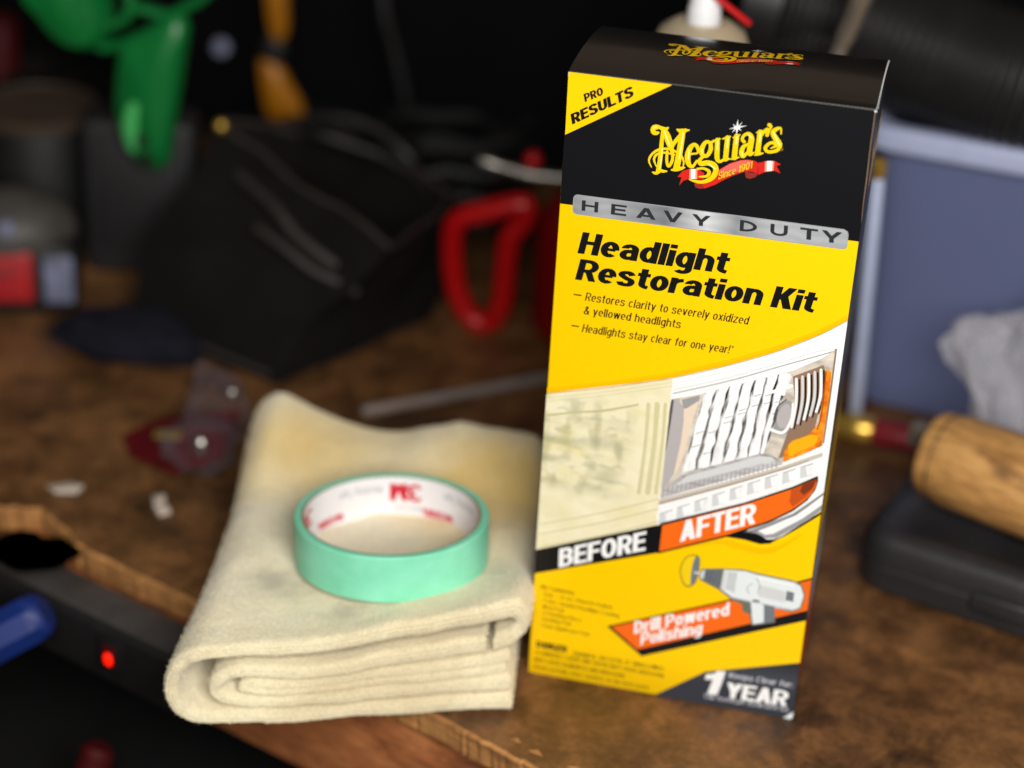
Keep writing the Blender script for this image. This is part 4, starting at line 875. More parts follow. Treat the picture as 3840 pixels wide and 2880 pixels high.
 ("poly","star_emblem","white",[[8.74,309.2],[9.2,306.24],[10.89,308.43],[9.75,306.15],[13.01,306.96],[9.83,305.39],[10.83,304.05],[9.34,304.85],[8.79,302.07],[8.4,304.71],[6.84,302.77],[7.75,304.85],[5.31,304.33],[7.74,305.53],[6.72,306.82],[8.27,305.94]]),
]
LOGO_STROKES = [[(250,232,22),(222,236,24),(203,215,26),(215,185,26),(250,180,20)],[(262,238,24),(235,250,34),(195,245,34),(172,205,28),(190,158,30),(240,148,34),(300,175,46),(360,190,44),(398,172,16)],[(330,195,60),(372,260,84),(405,350,90),(435,450,66)],[(325,220,40),(312,330,44),(302,450,50),(285,620,54),(262,770,58)],[(186,785,16),(230,798,38),(290,765,40),(330,772,34),(378,772,14)],[(635,205,40),(560,290,48),(490,370,44),(435,455,46)],[(440,450,60),(462,560,36),(445,650,34),(400,705,30),(378,620,32),(385,500,30)],[(595,225,76),(565,450,76),(535,620,78),(510,735,78)],[(522,195,14),(560,215,46),(620,215,46),(686,205,12)],[(446,755,16),(500,750,44),(570,735,44),(624,722,14)],[(605,705,10),(612,640,18),(565,545,26),(420,468,26),(280,470,28),(180,530,26),(132,620,20),(166,712,8)],[(490,545,10),(340,515,24),(240,540,26),(203,610,24),(235,705,8)],[(660,548,22),(730,535,20),(805,520,20),(800,440,44),(760,405,40),(705,450,60),(668,560,72),(680,670,62),(735,710,36),(795,630,22)],[(985,400,46),(985,480,52),(935,560,44),(872,550,56),(862,470,60),(910,380,44),(960,372,40)],[(975,390,30),(1035,356,26)],[(895,565,26),(835,620,44),(850,670,60),(940,660,66),(1030,690,70),(1058,770,66),(1000,870,60),(880,922,40),(770,912,30),(692,888,8)],[(800,742,22),(890,738,28),(962,780,40),(935,842,34),(828,850,10)],[(1080,345,56),(1075,480,60),(1075,600,58),(1110,642,38),(1180,610,26)],[(1040,352,10),(1075,342,26),(1112,328,18)],[(1220,315,60),(1205,460,62),(1190,610,62)],[(1150,330,10),(1200,318,26),(1256,300,14)],[(1180,622,34),(1246,606,16)],[(1345,295,64),(1325,450,66),(1312,590,66)],[(1296,314,10),(1340,298,26),(1386,276,14)],[(1265,612,12),(1320,598,28),(1376,586,12)],[(1445,372,44),(1420,335,34),(1450,282,34),(1510,262,44),(1548,320,66),(1532,430,72),(1522,540,60),(1582,522,14)],[(1515,400,22),(1440,440,46),(1410,520,60),(1432,575,44),(1510,500,26)],[(1668,240,62),(1650,380,64),(1632,530,66)],[(1618,248,10),(1665,235,26),(1702,224,14)],[(1590,556,12),(1645,545,30),(1706,530,12)],[(1680,300,22),(1730,228,36),(1775,210,48),(1762,285,40)],[(1795,145,50),(1815,165,34),(1802,212,10)],[(1955,268,12),(1948,190,22),(1885,205,48),(1842,250,58),(1880,330,72),(1932,410,68),(1915,480,46),(1840,512,38),(1765,508,38),(1738,460,42),(1790,400,36),(1855,390,36),(1878,435,30),(1812,466,8)]]
LOGO_SHINE = [[(345,215,14),(390,330,16),(420,420,10)],[(610,240,12),(585,400,14),(550,600,12)],[(320,450,10),(300,620,12),(280,740,10)],[(690,470,12),(678,600,14)],[(865,470,12),(870,530,10)],[(960,672,16),(1045,740,18)],[(1085,355,14),(1080,480,12)],[(1225,325,14),(1212,450,12)],[(1350,300,18),(1338,400,14)],[(1500,268,12),(1550,320,14)],[(1415,510,12),(1430,565,10)],[(1672,250,14),(1660,370,12)],[(1850,240,12),(1890,330,16),(1935,420,14)],[(200,170,10),(240,152,12)]]
LOGO_RIBBON = [('rust_red',[(1458,790),(1640,812),(1605,862),(1520,886),(1470,868)]),('red',[(527,850),(600,770),(690,745),(800,745),(895,800),(885,892),(800,886),(690,880),(610,905),(550,970),(582,860)]),('glare_pink',[(695,745),(800,745),(800,886),(690,880)]),('glare_white',[(715,745),(775,745),(772,884),(712,881)]),('rust_red',[(758,955),(885,890),(900,1012),(840,1018),(775,1000)]),('red',[(760,940),(900,905),(1030,860),(1085,780),(1120,745),(1250,672),(1400,627),(1500,622),(1600,640),(1636,668),(1632,812),(1540,785),(1450,788),(1300,838),(1150,905),(1050,962),(900,1014),(870,950),(800,960)]),('ribbon_light',[(1100,770),(1250,678),(1400,633),(1500,628),(1545,640),(1500,760),(1430,770),(1300,810),(1150,880)]),('red',[(1637,668),(1760,641),(1870,645),(1952,690),(1890,712),(1945,812),(1860,775),(1760,780),(1640,832)]),('glare_pink',[(1735,646),(1860,644),(1850,776),(1730,790)]),('glare_white',[(1762,642),(1835,643),(1830,776),(1758,781)])]
LOGO_STAR = [(1363,60),(1368,150),(1428,92),(1385,155),(1490,145),(1385,178),(1412,222),(1368,192),(1342,272),(1338,192),(1283,243),(1318,185),(1240,190),(1320,165),(1292,122),(1338,155)]
TOP_AFFINE = [[-2.16575, 45.89781], [0.03352, 0.00623], [0.00274, -0.03205]]


STEP = 4e-6
class Print:
    """collects flat shapes of one printed element into one mesh"""
    def __init__(self, name, mapper, base):
        self.name = name; self.map = mapper; self.base = base; self.k = 0
        self.verts = []; self.faces = []; self.mi = []; self.mats = []
    def mat(self, m):
        if m not in self.mats: self.mats.append(m)
        return self.mats.index(m)
    def lift(self):
        self.k += 1
        return (self.base + self.k) * STEP
    def poly(self, mat, pts):
        h = self.lift(); i0 = len(self.verts)
        pts = [p for k, p in enumerate(pts) if p != pts[k - 1]]
        self.verts += [self.map(u, v, h) for u, v in pts]
        for t in geometry.tessellate_polygon([[Vector((u, v, 0)) for u, v in pts]]):
            self.faces.append([i0 + a for a in t]); self.mi.append(self.mat(mat))
    def stroke(self, mat, pts, closed=False, sub=6):
        h = self.lift()
        q = smooth_pts(pts, sub, closed) if len(pts) > 2 else [tuple(p) for p in pts]
        n = len(q); L = []; R = []
        for i in range(n):
            a = q[(i - 1) % n] if closed else q[max(i - 1, 0)]; b = q[(i + 1) % n] if closed else q[min(i + 1, n - 1)]
            dx, dy = b[0] - a[0], b[1] - a[1]; d = math.hypot(dx, dy) or 1e-6
            w = max(q[i][2], 0.02) / 2
            L.append((q[i][0] - dy / d * w, q[i][1] + dx / d * w)); R.append((q[i][0] + dy / d * w, q[i][1] - dx / d * w))
        i0 = len(self.verts); m = self.mat(mat)
        for i in range(n):
            self.verts.append(self.map(L[i][0], L[i][1], h + 1.5e-7 * i)); self.verts.append(self.map(R[i][0], R[i][1], h + 1.5e-7 * i))
        for i in range(n if closed else n - 1):
            j = (i + 1) % n
            self.faces.append([i0 + 2 * i, i0 + 2 * i + 1, i0 + 2 * j + 1, i0 + 2 * j]); self.mi.append(m)
        if not closed:            # rounded ends
            for e, s in ((0, -1), (n - 1, 1)):
                a = q[max(e - 1, 0)]; b = q[min(e + 1, n - 1)]
                ang = math.atan2(b[1] - a[1], b[0] - a[0]) + (PI if s < 0 else 0)
                w = max(q[e][2], 0.02) / 2; i1 = len(self.verts)
                for t in range(7):
                    f = ang - PI / 2 + PI * t / 6
                    self.verts.append(self.map(q[e][0] + w * math.cos(f), q[e][1] + w * math.sin(f), h + 1.5e-7 * e))
                self.faces.append(list(range(i1, i1 + 7))); self.mi.append(m)
    def text(self, mat, s, a, b, c, wx, wy=None):
        h = self.lift(); self.k += 1
        V, F, K, wid = glyphs(s, wx, wy or wx * 0.68)
        a = Vector(a); ex = (Vector(b) - a) / wid; ey = Vector(c) - a
        i0 = len(self.verts); m = self.mat(mat)
        for (x, y), k in zip(V, K):
            p = a + ex * x + ey * y; self.verts.append(self.map(p.x, p.y, h + 5e-7 * (k % 7)))
        for f in F: self.faces.append([i0 + k for k in f]); self.mi.append(m)
    def done(self, parent):
        me = bpy.data.meshes.new(self.name)
        me.from_pydata([tuple(v) for v in self.verts], [], self.faces)
        o = link(self.name, me, self.mats, parent)
        me.polygons.foreach_set('material_index', self.mi)
        bm = bmesh.new(); bm.from_mesh(me)
        nrm = self.map(0, 0, 1) - self.map(0, 0, 0)
        for f in bm.faces:
            f.normal_update()
            c = f.calc_center_median()
            if f.normal.dot(self.normal_at(c, nrm)) < 0: f.normal_flip()
        bm.to_mesh(me); bm.free()
        return o
    def normal_at(self, c, nrm): return nrm


# a plain grotesque alphabet drawn with strokes: cap height 1, stem wx, bar wy
def arc(cx, cy, rx, ry, a0, a1, n=9):
    return [(cx + rx * math.cos(math.radians(a0 + (a1 - a0) * k / n)), cy + ry * math.sin(math.radians(a0 + (a1 - a0) * k / n))) for k in range(n + 1)]
def glyph(ch, wx, wy):
    X = 0.74; S = []; Pg = []
    b, c, x = wy / 2, 1 - wy / 2, X - wy / 2
    cap = 0.40 + 1.30 * wx; low = 0.32 + 1.32 * wx; W = cap if ch.isupper() or ch.isdigit() else low
    if ch in 'EFLTJ': W = cap * 0.88
    if ch in 'MW': W = cap * 1.22
    if ch == 'm': W = low * 1.5
    if ch == 'w': W = low * 1.38
    if ch in 'tfr': W = low * 0.70
    if ch in 'OGCQ': W = cap * 1.06
    L, R = wx / 2, W - wx / 2; cx = W / 2; rx = (W - wx) / 2
    def q(x0, y0, x1, y1, t=None):
        t = (t or wx) / 2 * 1.04; Pg.append([(x0 - t, y0), (x0 + t, y0), (x1 + t, y1), (x1 - t, y1)])
    def stem(xx, y0, y1): Pg.append([(xx - wx / 2, y0), (xx + wx / 2, y0), (xx + wx / 2, y1), (xx - wx / 2, y1)])
    def bar(x0, x1, y, h=None): h = (h or wy) / 2; Pg.append([(x0, y - h), (x1, y - h), (x1, y + h), (x0, y + h)])
    def bowl(y0, y1, xl=None, xr=None): # right-hand bowl from a stem
        xr = R if xr is None else xr; xm = xr - min((y1 - y0) / 2, xr - L)
        S.append([(L, y1), (xm, y1)] + arc(xm, (y0 + y1) / 2, xr - xm, (y1 - y0) / 2, 90, -90)[1:] + [(L, y0)])
    if ch == ' ': return 0.26, [], []
    if ch == 'A': q(L * 1.02, 0, cx, 1); q(W - L * 1.02, 0, cx, 1); bar(W * 0.22, W * 0.78, 0.27)
    elif ch == 'B': stem(L, 0, 1); bowl(b, 0.53); bowl(0.53, c, None, R - 0.03)
    elif ch == 'C': S.append(arc(cx, .5, rx, .5 - b, 42, 318, 20))
    elif ch == 'D': stem(L, 0, 1); bowl(b, c)
    elif ch == 'E': stem(L, 0, 1); bar(L, W, b); bar(L, W, c); bar(L, W * .94, .52)
    elif ch == 'F': stem(L, 0, 1); bar(L, W, c); bar(L, W * .92, .50)
    elif ch == 'G': S.append(arc(cx, .5, rx, .5 - b, 45, 345, 20)); bar(cx, W, .44); stem(R, 0, .44)
    elif ch == 'H': stem(L, 0, 1); stem(R, 0, 1); bar(L, R, .53)
    elif ch == 'I': W = wx; stem(wx / 2, 0, 1)
    elif ch == 'K': stem(L, 0, 1); q(L + wx * .55, .40, W - wx * .55, 1, wx * 1.15); q(W - wx * .55, 0, L + wx * .9, .62, wx * 1.15)
    elif ch == 'L': stem(L, 0, 1); bar(L, W, b)
    elif ch == 'M': stem(L, 0, 1); stem(R, 0, 1); q(cx, 0.05, L, 1); q(cx, 0.05, R, 1)
    elif ch == 'N': stem(L, 0, 1); stem(R, 0, 1); q(R, 0, L, 1)
    elif ch == 'Q': S.append(arc(cx, .5, rx, .5 - b, 90, 450, 24)); q(W - wx * .5, -.04, cx + wx * .3, .28)
    elif ch in 'O0': S.append(arc(cx, .5, rx, .5 - b, 90, 450, 24))
    elif ch == 'P': stem(L, 0, 1); bowl(.42, c)
    elif ch == 'R': stem(L, 0, 1); bowl(.46, c); q(W - wx * .5, 0, cx + wx * .1, .48)
    elif ch == 'S': S.append(smooth_pts([(R + .0, .74), (R - rx * .25, c - .03), (cx, c), (L + rx * .25, c - .04), (L + .01, .74), (L + rx * .4, .58), (cx, .52), (R - rx * .3, .44), (R, .27), (R - rx * .3, b + .04), (cx, b), (L + rx * .25, b + .04), (L, .28)], 3))
    elif ch == 'T': stem(cx, 0, 1); bar(0, W, c)
    elif ch == 'U': S.append([(L, 1), (L, .36)] + arc(cx, .36, rx, .36 - b, 180, 360, 12)[1:] + [(R, 1)])
    elif ch == 'V': q(cx, 0, L, 1); q(cx, 0, R, 1)
    elif ch == 'W': q(W * .28, 0, L, 1); q(W * .28, 0, cx, 1); q(W * .72, 0, cx, 1); q(W * .72, 0, R, 1)
    elif ch == 'X': q(L, 0, R, 1); q(R, 0, L, 1)
    elif ch == 'Y': stem(cx, 0, .45); q(cx, .38, L * 1.05, 1, wx * 1.1); q(cx, .38, W - L * 1.05, 1, wx * 1.1)
    elif ch == '1': W = wx * 2; stem(wx * 1.4, 0, 1); Pg.append([(0, .72), (wx, .76), (wx * 1.3, 1), (wx, .92), (0, .86)])
    elif ch == '2': S.append(smooth_pts([(L, .70), (L + .04, .88), (cx, c), (R - .03, .86), (R, .70), (R - .1, .5), (L, .08)], 4)); bar(0, W, b)
    elif ch == '3': S.append(smooth_pts([(L, .74), (L + .06, c - .04), (cx, c), (R - .03, .84), (R - .02, .70), (cx, .54)], 4)); S.append(smooth_pts([(cx, .54), (R, .42), (R, .22), (cx, b), (L + .05, b + .05), (L, .25)], 4))
    elif ch == '4': stem(R - wx * .4, 0, 1); bar(0, W, .28); q(wx * .6, .28, R - wx * .4, 1)
    elif ch == '5': bar(wx * .5, W, c); stem(L + .02, .5, 1); S.append(smooth_pts([(L, .52), (cx, .62), (R, .46), (R, .22), (cx, b), (L, .2)], 4))
    elif ch == '6': S.append(arc(cx, .33, rx, .33 - b, 90, 450, 20)); S.append(smooth_pts([(L, .33), (L + .02, .66), (cx, c), (R, .80)], 4))
    elif ch == '9': S.append(arc(cx, .67, rx, .33 - b, 90, 450, 20)); S.append(smooth_pts([(R, .67), (R - .02, .34), (cx, b), (L, .20)], 4))
    elif ch == 'a':
        S.append([(L + .02, x - .14)] + arc(cx, x - .17, rx - .01, .17, 165, 0, 10) + [(R, 0)])
        S.append([(R, .44)] + arc(L + rx * .8, .27 * X + b * .5, rx * .8, .27 * X - b * .5, 80, 290, 12) + [(R, .14)])
    elif ch == 'b': stem(L, 0, 1); S.append(arc(cx, X / 2, rx, X / 2 - b, 90, 450, 20))
    elif ch == 'c': S.append(arc(cx, X / 2, rx, X / 2 - b, 42, 318, 16))
    elif ch == 'd': stem(R, 0, 1); S.append(arc(cx, X / 2, rx, X / 2 - b, 90, 450, 20))
    elif ch == 'e': S.append(arc(cx, X / 2, rx, X / 2 - b, -2, 312, 20)); bar(L, R, X * .49, wy * .8)
    elif ch == 'f': S.append([(cx * .9, 0), (cx * .9, .80)] + arc(W, .80, W - cx * .9, c - .80, 180, 90, 6)); bar(0, W, x)
    elif ch == 'g': S.append(arc(cx, X / 2, rx, X / 2 - b, 90, 450, 20)); S.append([(R, X), (R, -.06)] + arc(cx, -.06, rx, .22 - b, 0, -150, 10))
    elif ch in 'hn': stem(L, 0, 1 if ch == 'h' else X); S.append([(L, x - .22)] + arc(cx, x - .2, rx, .2, 180, 0, 12) + [(R, 0)])
    elif ch == 'i': W = wx; stem(wx / 2, 0, X); Pg.append([(0, .82), (wx, .82), (wx, 1), (0, 1)])
    elif ch == 'k': stem(L, 0, 1); q(L + wx * .4, .28, R, X); q(R + .02, 0, L + wx * .7, .44)
    elif ch == 'l': W = wx; stem(wx / 2, 0, 1)
    elif ch == 'm':
        stem(L, 0, X); r2 = (cx - L) / 2
        S.append([(L, x - .2)] + arc(L + r2, x - .18, r2, .18, 180, 0, 10) + [(cx, 0)]); S.append([(cx, x - .2)] + arc(cx + r2, x - .18, r2, .18, 180, 0, 10) + [(R, 0)])
    elif ch == 'o': S.append(arc(cx, X / 2, rx, X / 2 - b, 90, 450, 22))
    elif ch == 'p': stem(L, -.24, X); S.append(arc(cx, X / 2, rx, X / 2 - b, 90, 450, 20))
    elif ch == 'r': stem(L, 0, X); S.append([(L, x - .2)] + arc(W * 1.02, x - .24, W * 1.02 - L, .23, 180, 92, 8))
    elif ch == 's': S.append(smooth_pts([(R - .01, X * .72), (cx + rx * .5, x - .02), (cx, x), (L + rx * .2, x - .03), (L + .01, X * .70), (cx, X * .52), (R - rx * .15, X * .43), (R, X * .28), (R - rx * .3, b + .02), (cx, b), (L + rx * .25, b + .02), (L, X * .28)], 3))
    elif ch == 't': S.append([(cx * .95, .94), (cx * .95, .22)] + arc(W, .22, W - cx * .95, .22 - b, 180, 270, 6)); bar(0, W, x)
    elif ch == 'u': stem(R, 0, X); S.append([(L, X), (L, .22)] + arc(cx, .22 + b, rx, .22, 180, 360, 12))
    elif ch == 'v': q(cx, 0, L, X); q(cx, 0, R, X)
    elif ch == 'w': q(W * .28, 0, L, X); q(W * .28, 0, cx, X); q(W * .72, 0, cx, X); q(W * .72, 0, R, X)
    elif ch == 'x': q(L, 0, R, X); q(R, 0, L, X)
    elif ch == 'y': q(cx, 0, L, X); q(cx - .09, -.24, R, X)
    elif ch == 'z': bar(0, W, b); bar(0, W, x); q(L, b, R, x)
    elif ch == '&': W = cap * .95; S.append(smooth_pts([(W, 0.02), (W * .35, .62), (W * .34, .88), (W * .5, c), (W * .64, .86), (W * .55, .66), (L, .36), (L, .18), (W * .35, b), (W * .72, .12), (W * .92, .48)], 4))
    elif ch == '!': W = wx; Pg.append([(wx * .1, .30), (wx * .9, .30), (wx, 1), (0, 1)]); Pg.append([(0, 0), (wx, 0), (wx, .17), (0, .17)])
    elif ch == '*':
        W = .30
        for a in (90, 210, 330): S.append([(.15, .84), (.15 + .15 * math.cos(math.radians(a)), .84 + .15 * math.sin(math.radians(a)))]); 
        for a in (30, 150, 270): S.append([(.15, .84), (.15 + .13 * math.cos(math.radians(a)), .84 + .13 * math.sin(math.radians(a)))])
        return W, [[(u, v, .45) for u, v in s] for s in S], []
    elif ch == '.': W = wx; Pg.append([(0, 0), (wx, 0), (wx, .16), (0, .16)])
    elif ch == ':': W = wx; Pg.append([(0, 0), (wx, 0), (wx, .16), (0, .16)]); Pg.append([(0, .5), (wx, .5), (wx, .66), (0, .66)])
    elif ch == '-': W = .3; bar(0, .3, .34)
    else: stem(L, 0, X)
    return W, S, Pg
_gl = {}
def glyphs(s, wx, wy):
    key = (s, wx, wy)
    if key in _gl: return _gl[key]
    V, F, K = [], [], []
    px = 0.0; k = 0; gap = 0.030 + 0.45 * max(0.0, 0.26 - wx)
    for ch in s:
        W, S, Pg = glyph(ch, wx, wy)
        for pg in Pg:
            i0 = len(V); V += [(px + x, y) for x, y in pg]; K += [k] * len(pg); F.append(list(range(i0, i0 + len(pg)))); k += 1
        for st in S:
            n = len(st); i0 = len(V)
            closed = math.hypot(st[0][0] - st[-1][0], st[0][1] - st[-1][1]) < 1e-4
            for i in range(n):
                a = st[max(i - 1, 0)]; b = st[min(i + 1, n - 1)]
                if closed and i in (0, n - 1): a, b = st[n - 2], st[1]
                dx, dy = b[0] - a[0], b[1] - a[1]; d = math.hypot(dx, dy) or 1e-6
                w = st[i][2] if len(st[i]) > 2 else 1.0
                nx, ny = -dy / d, dx / d; pa, pb = wx / 2 * w, wy / 2 * w
                q_ = max(1e-9, math.sqrt((pa * nx) ** 2 + (pb * ny) ** 2)); ox, oy = pa * pa * nx / q_, pb * pb * ny / q_
                V += [(px + st[i][0] + ox, st[i][1] + oy), (px + st[i][0] - ox, st[i][1] - oy)]; K += [k, k]
            for i in range(n - 1): F.append([i0 + 2 * i, i0 + 2 * i + 1, i0 + 2 * i + 3, i0 + 2 * i + 2])
            k += 1
        px += W + gap
    _gl[key] = (V, F, K, px - gap)
    return _gl[key]

def front(u, v, h):
    u = max(-67.42, min(67.42, u)); v = max(0.25, min(320.9, v))
    return Vector((u / 1000, -0.00002 - h, v / 1000))
BASES = {'black_header': 0, 'corner_flash': 6, 'plate_print': 6, 'plate_lettering': 14, 'heading_lettering': 2, 'bullet_lettering': 2,
         'headlight_picture': 2, 'before_picture': 190, 'before_band': 240, 'after_band': 250, 'polishing_banner': 80, 'drill_picture': 95,
         'contents_lettering': 2, 'warning_lettering': 2, 'guarantee_corner': 10, 'worn_corner': 30, 'ribbon_emblem': 10, 'script_emblem': 40, 'star_emblem': 150}
PR = {}
for e in ART:
    kind, part = e[0], e[1]
    if part not in PR: PR[part] = Print(part, front, BASES.get(part, 30))
    P = PR[part]
    if kind == 'poly': P.poly(e[2], [tuple(p) for p in e[3]])
    elif kind == 'blob': P.poly(e[2], smooth_pts([tuple(p) for p in e[3]], 5, True))
    elif kind == 'stroke': P.stroke(e[2], e[3])
    elif kind == 'loop': P.stroke(e[2], e[3], True, 1)
    elif kind == 'text': P.text(e[2], e[3], e[4], e[5], e[6], e[7], e[8] or None)
for nm in PR: PR[nm].done(carton)

# the same emblem on the lid, and a narrow run of yellow print on the right side
O_, EX_, EY_ = [Vector(v) for v in TOP_AFFINE]
def lidmap(u, v, h):
    p = O_ + EX_ * (u - 1000) + EY_ * (v - 500)
    x, y = p.x / 1000, p.y / 1000
    x = max(-0.066, min(0.066, x)); y = max(0.002, min(0.0795, y))
    bz = 0.0005 * math.sin(PI * (x + W / 2) / W) * math.sin(PI * min(1, y / D)) + 0.00025 * noise.noise(Vector((x * 30, y * 40, 2)))
    return Vector((x, y, ztop(y) + bz + 0.00022 + h))
def sidemap(u, v, h):      # reads up the right-hand side panel
    return Vector((W / 2 + 0.00003 + h, 0.012 + (u - 100) / 1900 * 0.058, 0.300 - (v - 100) / 900 * 0.028))
for mp, nm in ((lidmap, 'lid_emblem'), (sidemap, 'side_emblem')):
    P = Print(nm, mp, 2)
    for mt, pts in LOGO_RIBBON: P.poly(mt, pts)
    P.text('gold', 'Since 1901', (1088, 897), (1556, 739), (1098, 796), 0.15)
    P.base += 20
    for pts in LOGO_STROKES: P.stroke('gold', pts, sub=5)
    P.poly('white', LOGO_STAR)
    P.done(carton)
P = Print('side_print', lambda u, v, h: Vector((W / 2 + 0.00003 + h, u / 1000, v / 1000)), 2)
P.poly('yellow', [(2, 92), (62, 92), (78, 140), (78, 150), (40, 128), (2, 112)])
P.poly('steel_edge', [(0.6, 150), (3, 150), (3, 258), (0.6, 258)])
P.poly('red', [(2, 16), (60, 16), (60, 44), (2, 44)])
P.poly('white_soft', [(10, 50), (70, 50), (70, 84), (10, 84)])
P.done(carton)

def crumple(name, c, s, seed, amp, parent=None, mat='clear_bag', pulls=(), sub=4, pleat=0.0):
    bm = bmesh.new(); bmesh.ops.create_icosphere(bm, subdivisions=sub, radius=1.0)
    for v in bm.verts:
        d = v.co.normalized()
        f = 1.0 + amp * noise.noise(d * 1.7 + Vector((seed, 0, 0))) + amp * 0.8 * (abs(noise.noise(d * 3.3 + Vector((0, seed, 0)))) - 0.2) * -1.6 + amp * 0.25 * noise.noise(d * 9 + Vector((seed, seed, 0)))
        f += pleat * noise.noise(Vector((d.x * 4.5 + d.z * 1.2, d.y * 4.5, d.z * 0.8 + seed)))
        p = d * f
        for pd, ps, pw in pulls:
            a = max(0.0, d.dot(Vector(pd).normalized())); p += Vector(pd).normalized() * ps * a ** pw
        v.co = Vector((p.x * s[0] + c[0], p.y * s[1] + c[1], max(0.0012, p.z * s[2] + c[2])))
    return build(name, bm, mat, parent, smooth=True)
# ---------------------------------------------------------------- folded towel
random.seed(4)
FL = Vector((-0.2230, -0.0955)); FR = Vector((-0.0668, -0.0330)); BL = Vector((-0.2545, 0.122)); BR = Vector((-0.094, 0.130))
def towel_height(u, w):
    hf = 0.0485 + (0.0665 - 0.0485) * max(0, min(1, u)) ** 1.3 - 0.004 * math.sin(PI * max(0, min(1, u)))
    hm = 0.049 + 0.006 * u - 0.003 * math.sin(PI * min(1, max(0, u)))
    dip = math.sin(PI * min(1, max(0, (u - 0.10) / 0.62)))
    rise = 0.0270 - 0.0135 * dip - 0.015 * max(0, min(1, u))
    def st(a, b, v):
        v = max(0.0, min(1.0, (v - a) / (b - a))); return v * v * (3 - 2 * v)
    return hf + (hm - hf) * st(0.0, 0.4, w) + rise * st(0.60, 1.0, w)
def towel_pt(u, v, w):
    a = FL.lerp(FR, u); b = BL.lerp(BR, u)
    p = a.lerp(b, w)
    h = towel_height(u, w)
    nz = noise.noise(Vector((u * 3.1, w * 3.3, v * 0.7))) * 0.0035 * v + noise.noise(Vector((u * 9, w * 9, v))) * 0.0012 * v
    bow = 0.004 * math.sin(PI * w) * (1 if u < 0.5 else 0.3)
    return Vector((p.x + (bow if u < 0.3 else 0), p.y, 0.0006 + v * h + nz))
def hairpin(top, bot, left, right_t, right_b, hook=None, sag=0.0):
    """centre line of one folded ply in (u, v): along the top from right to left, round the fold, back along the bottom"""
    pts = []
    if hook: pts += hook
    n = 9
    for k in range(n):
        u = right_t + (left + 0.10 - right_t) * k / (n - 1)
        pts.append((u, top - sag * math.sin(PI * min(1, max(0, u)))))
    mid = (top + bot) / 2; hv = (top - bot) / 2
    for k in range(1, 8):
        a = PI / 2 + PI * k / 8
        pts.append((left + 0.10 + 0.10 * math.cos(a), mid + hv * math.sin(a)))
    for k in range(n):
        u = left + 0.10 + (right_b - left - 0.10) * k / (n - 1)
        pts.append((u, bot))
    return pts
plies = [
 (hairpin(0.905, 0.085, 0.006, 0.955, 0.992, [(0.925, 0.640), (0.972, 0.655), (1.002, 0.735), (1.004, 0.83), (0.985, 0.89)]), 0.165),
 (hairpin(0.655, 0.265, 0.128, 0.905, 0.982, sag=0.035), 0.160),
 (hairpin(0.500, 0.405, 0.205, 0.975, 0.965, sag=0.02), 0.105),
]
WD = [(0.0, 0.80), (0.006, 0.95), (0.014, 1.0)] + [(0.03 + 0.93 * k / 30, 1.0) for k in range(31)] + [(0.975, 0.95), (0.99, 0.8), (1.0, 0.4)]
NA = 9                      # rows of terry ribs across the front lip of a ply
bm = bmesh.new()
for pi, (path, th) in enumerate(plies):
    q = smooth_pts(path, 5)
    n = len(q); rings = []
    def ply(i, s, sc, w, extra=0.0):
        u, v = q[i]
        a = q[max(i - 1, 0)]; b = q[min(i + 1, n - 1)]
        du = (b[0] - a[0]) * 0.166; dv = (b[1] - a[1]) * 0.05; d = math.hypot(du, dv) or 1e-6
        nu = -dv / d; nv = du / d
        tt = th * 0.05 / 2 * (0.35 + 0.65 * sc) * (1.0 + (0.13 * noise.noise(Vector((u * 9, pi * 3.0 + v, w * 5))) if v > 0.2 else 0.0))
        off = 0.014 * noise.noise(Vector((u * 4.0, pi * 7.3, v * 2.0))) + 0.004 * noise.noise(Vector((u * 22.0, pi * 7.3, v * 9.0)))
        ww = w + off * (1 - min(1, max(0, w)) * 0.8) if w < 0.5 else w
        return towel_pt(u + nu * tt * s / 0.166, v + nv * tt * s / 0.05, ww + extra)
    for w, sc in WD:
        rings.append([bm.verts.new(ply(i, 1, sc, w)) for i in range(n)] + [bm.verts.new(ply(i, -1, sc, w)) for i in range(n - 1, -1, -1)])
    m = len(rings[0])
    for A, B in zip(rings, rings[1:]):
        for k in range(m): bm.faces.new((A[k], A[(k + 1) % m], B[(k + 1) % m], B[k]))
    rg = rings[-1]
    for i in range(n - 1):
        try: bm.faces.new((rg[i], rg[i + 1], rg[m - 2 - i], rg[m - 1 - i]))
        except ValueError: pass
    # the ribbed front lip
    rows = [[rings[0][i] for i in range(n)]]
    for j in range(1, NA):
        s = 1 - 2 * j / NA
        rb = (0.0036 if j % 2 else -0.0022)
        rows.append([bm.verts.new(ply(i, s, 0.80, 0.0, -(0.011 * math.sqrt(max(0, 1 - s * s)) + rb * (1 + 0.8 * noise.noise(Vector((q[i][0] * 40, j * 3.1, pi))))))) for i in range(n)])
    rows.append([rings[0][m - 1 - i] for i in range(n)])
    for A, B in zip(rows, rows[1:]):
        for i in range(n - 1): bm.faces.new((A[i], A[i + 1], B[i + 1], B[i]))
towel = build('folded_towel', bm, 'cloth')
sd = towel.modifiers.new('smooth', 'SUBSURF'); sd.levels = 1; sd.render_levels = 1
me_ = towel.data; random.seed(8)
tris = []
for pl in me_.polygons:
    c_ = pl.center
    if pl.normal.z > 0.15 or pl.normal.y < -0.2 or pl.normal.x > 0.5: tris.append((pl.area, pl))
tot = sum(a for a, _ in tris); NV = 46000; pv = []; pf = []
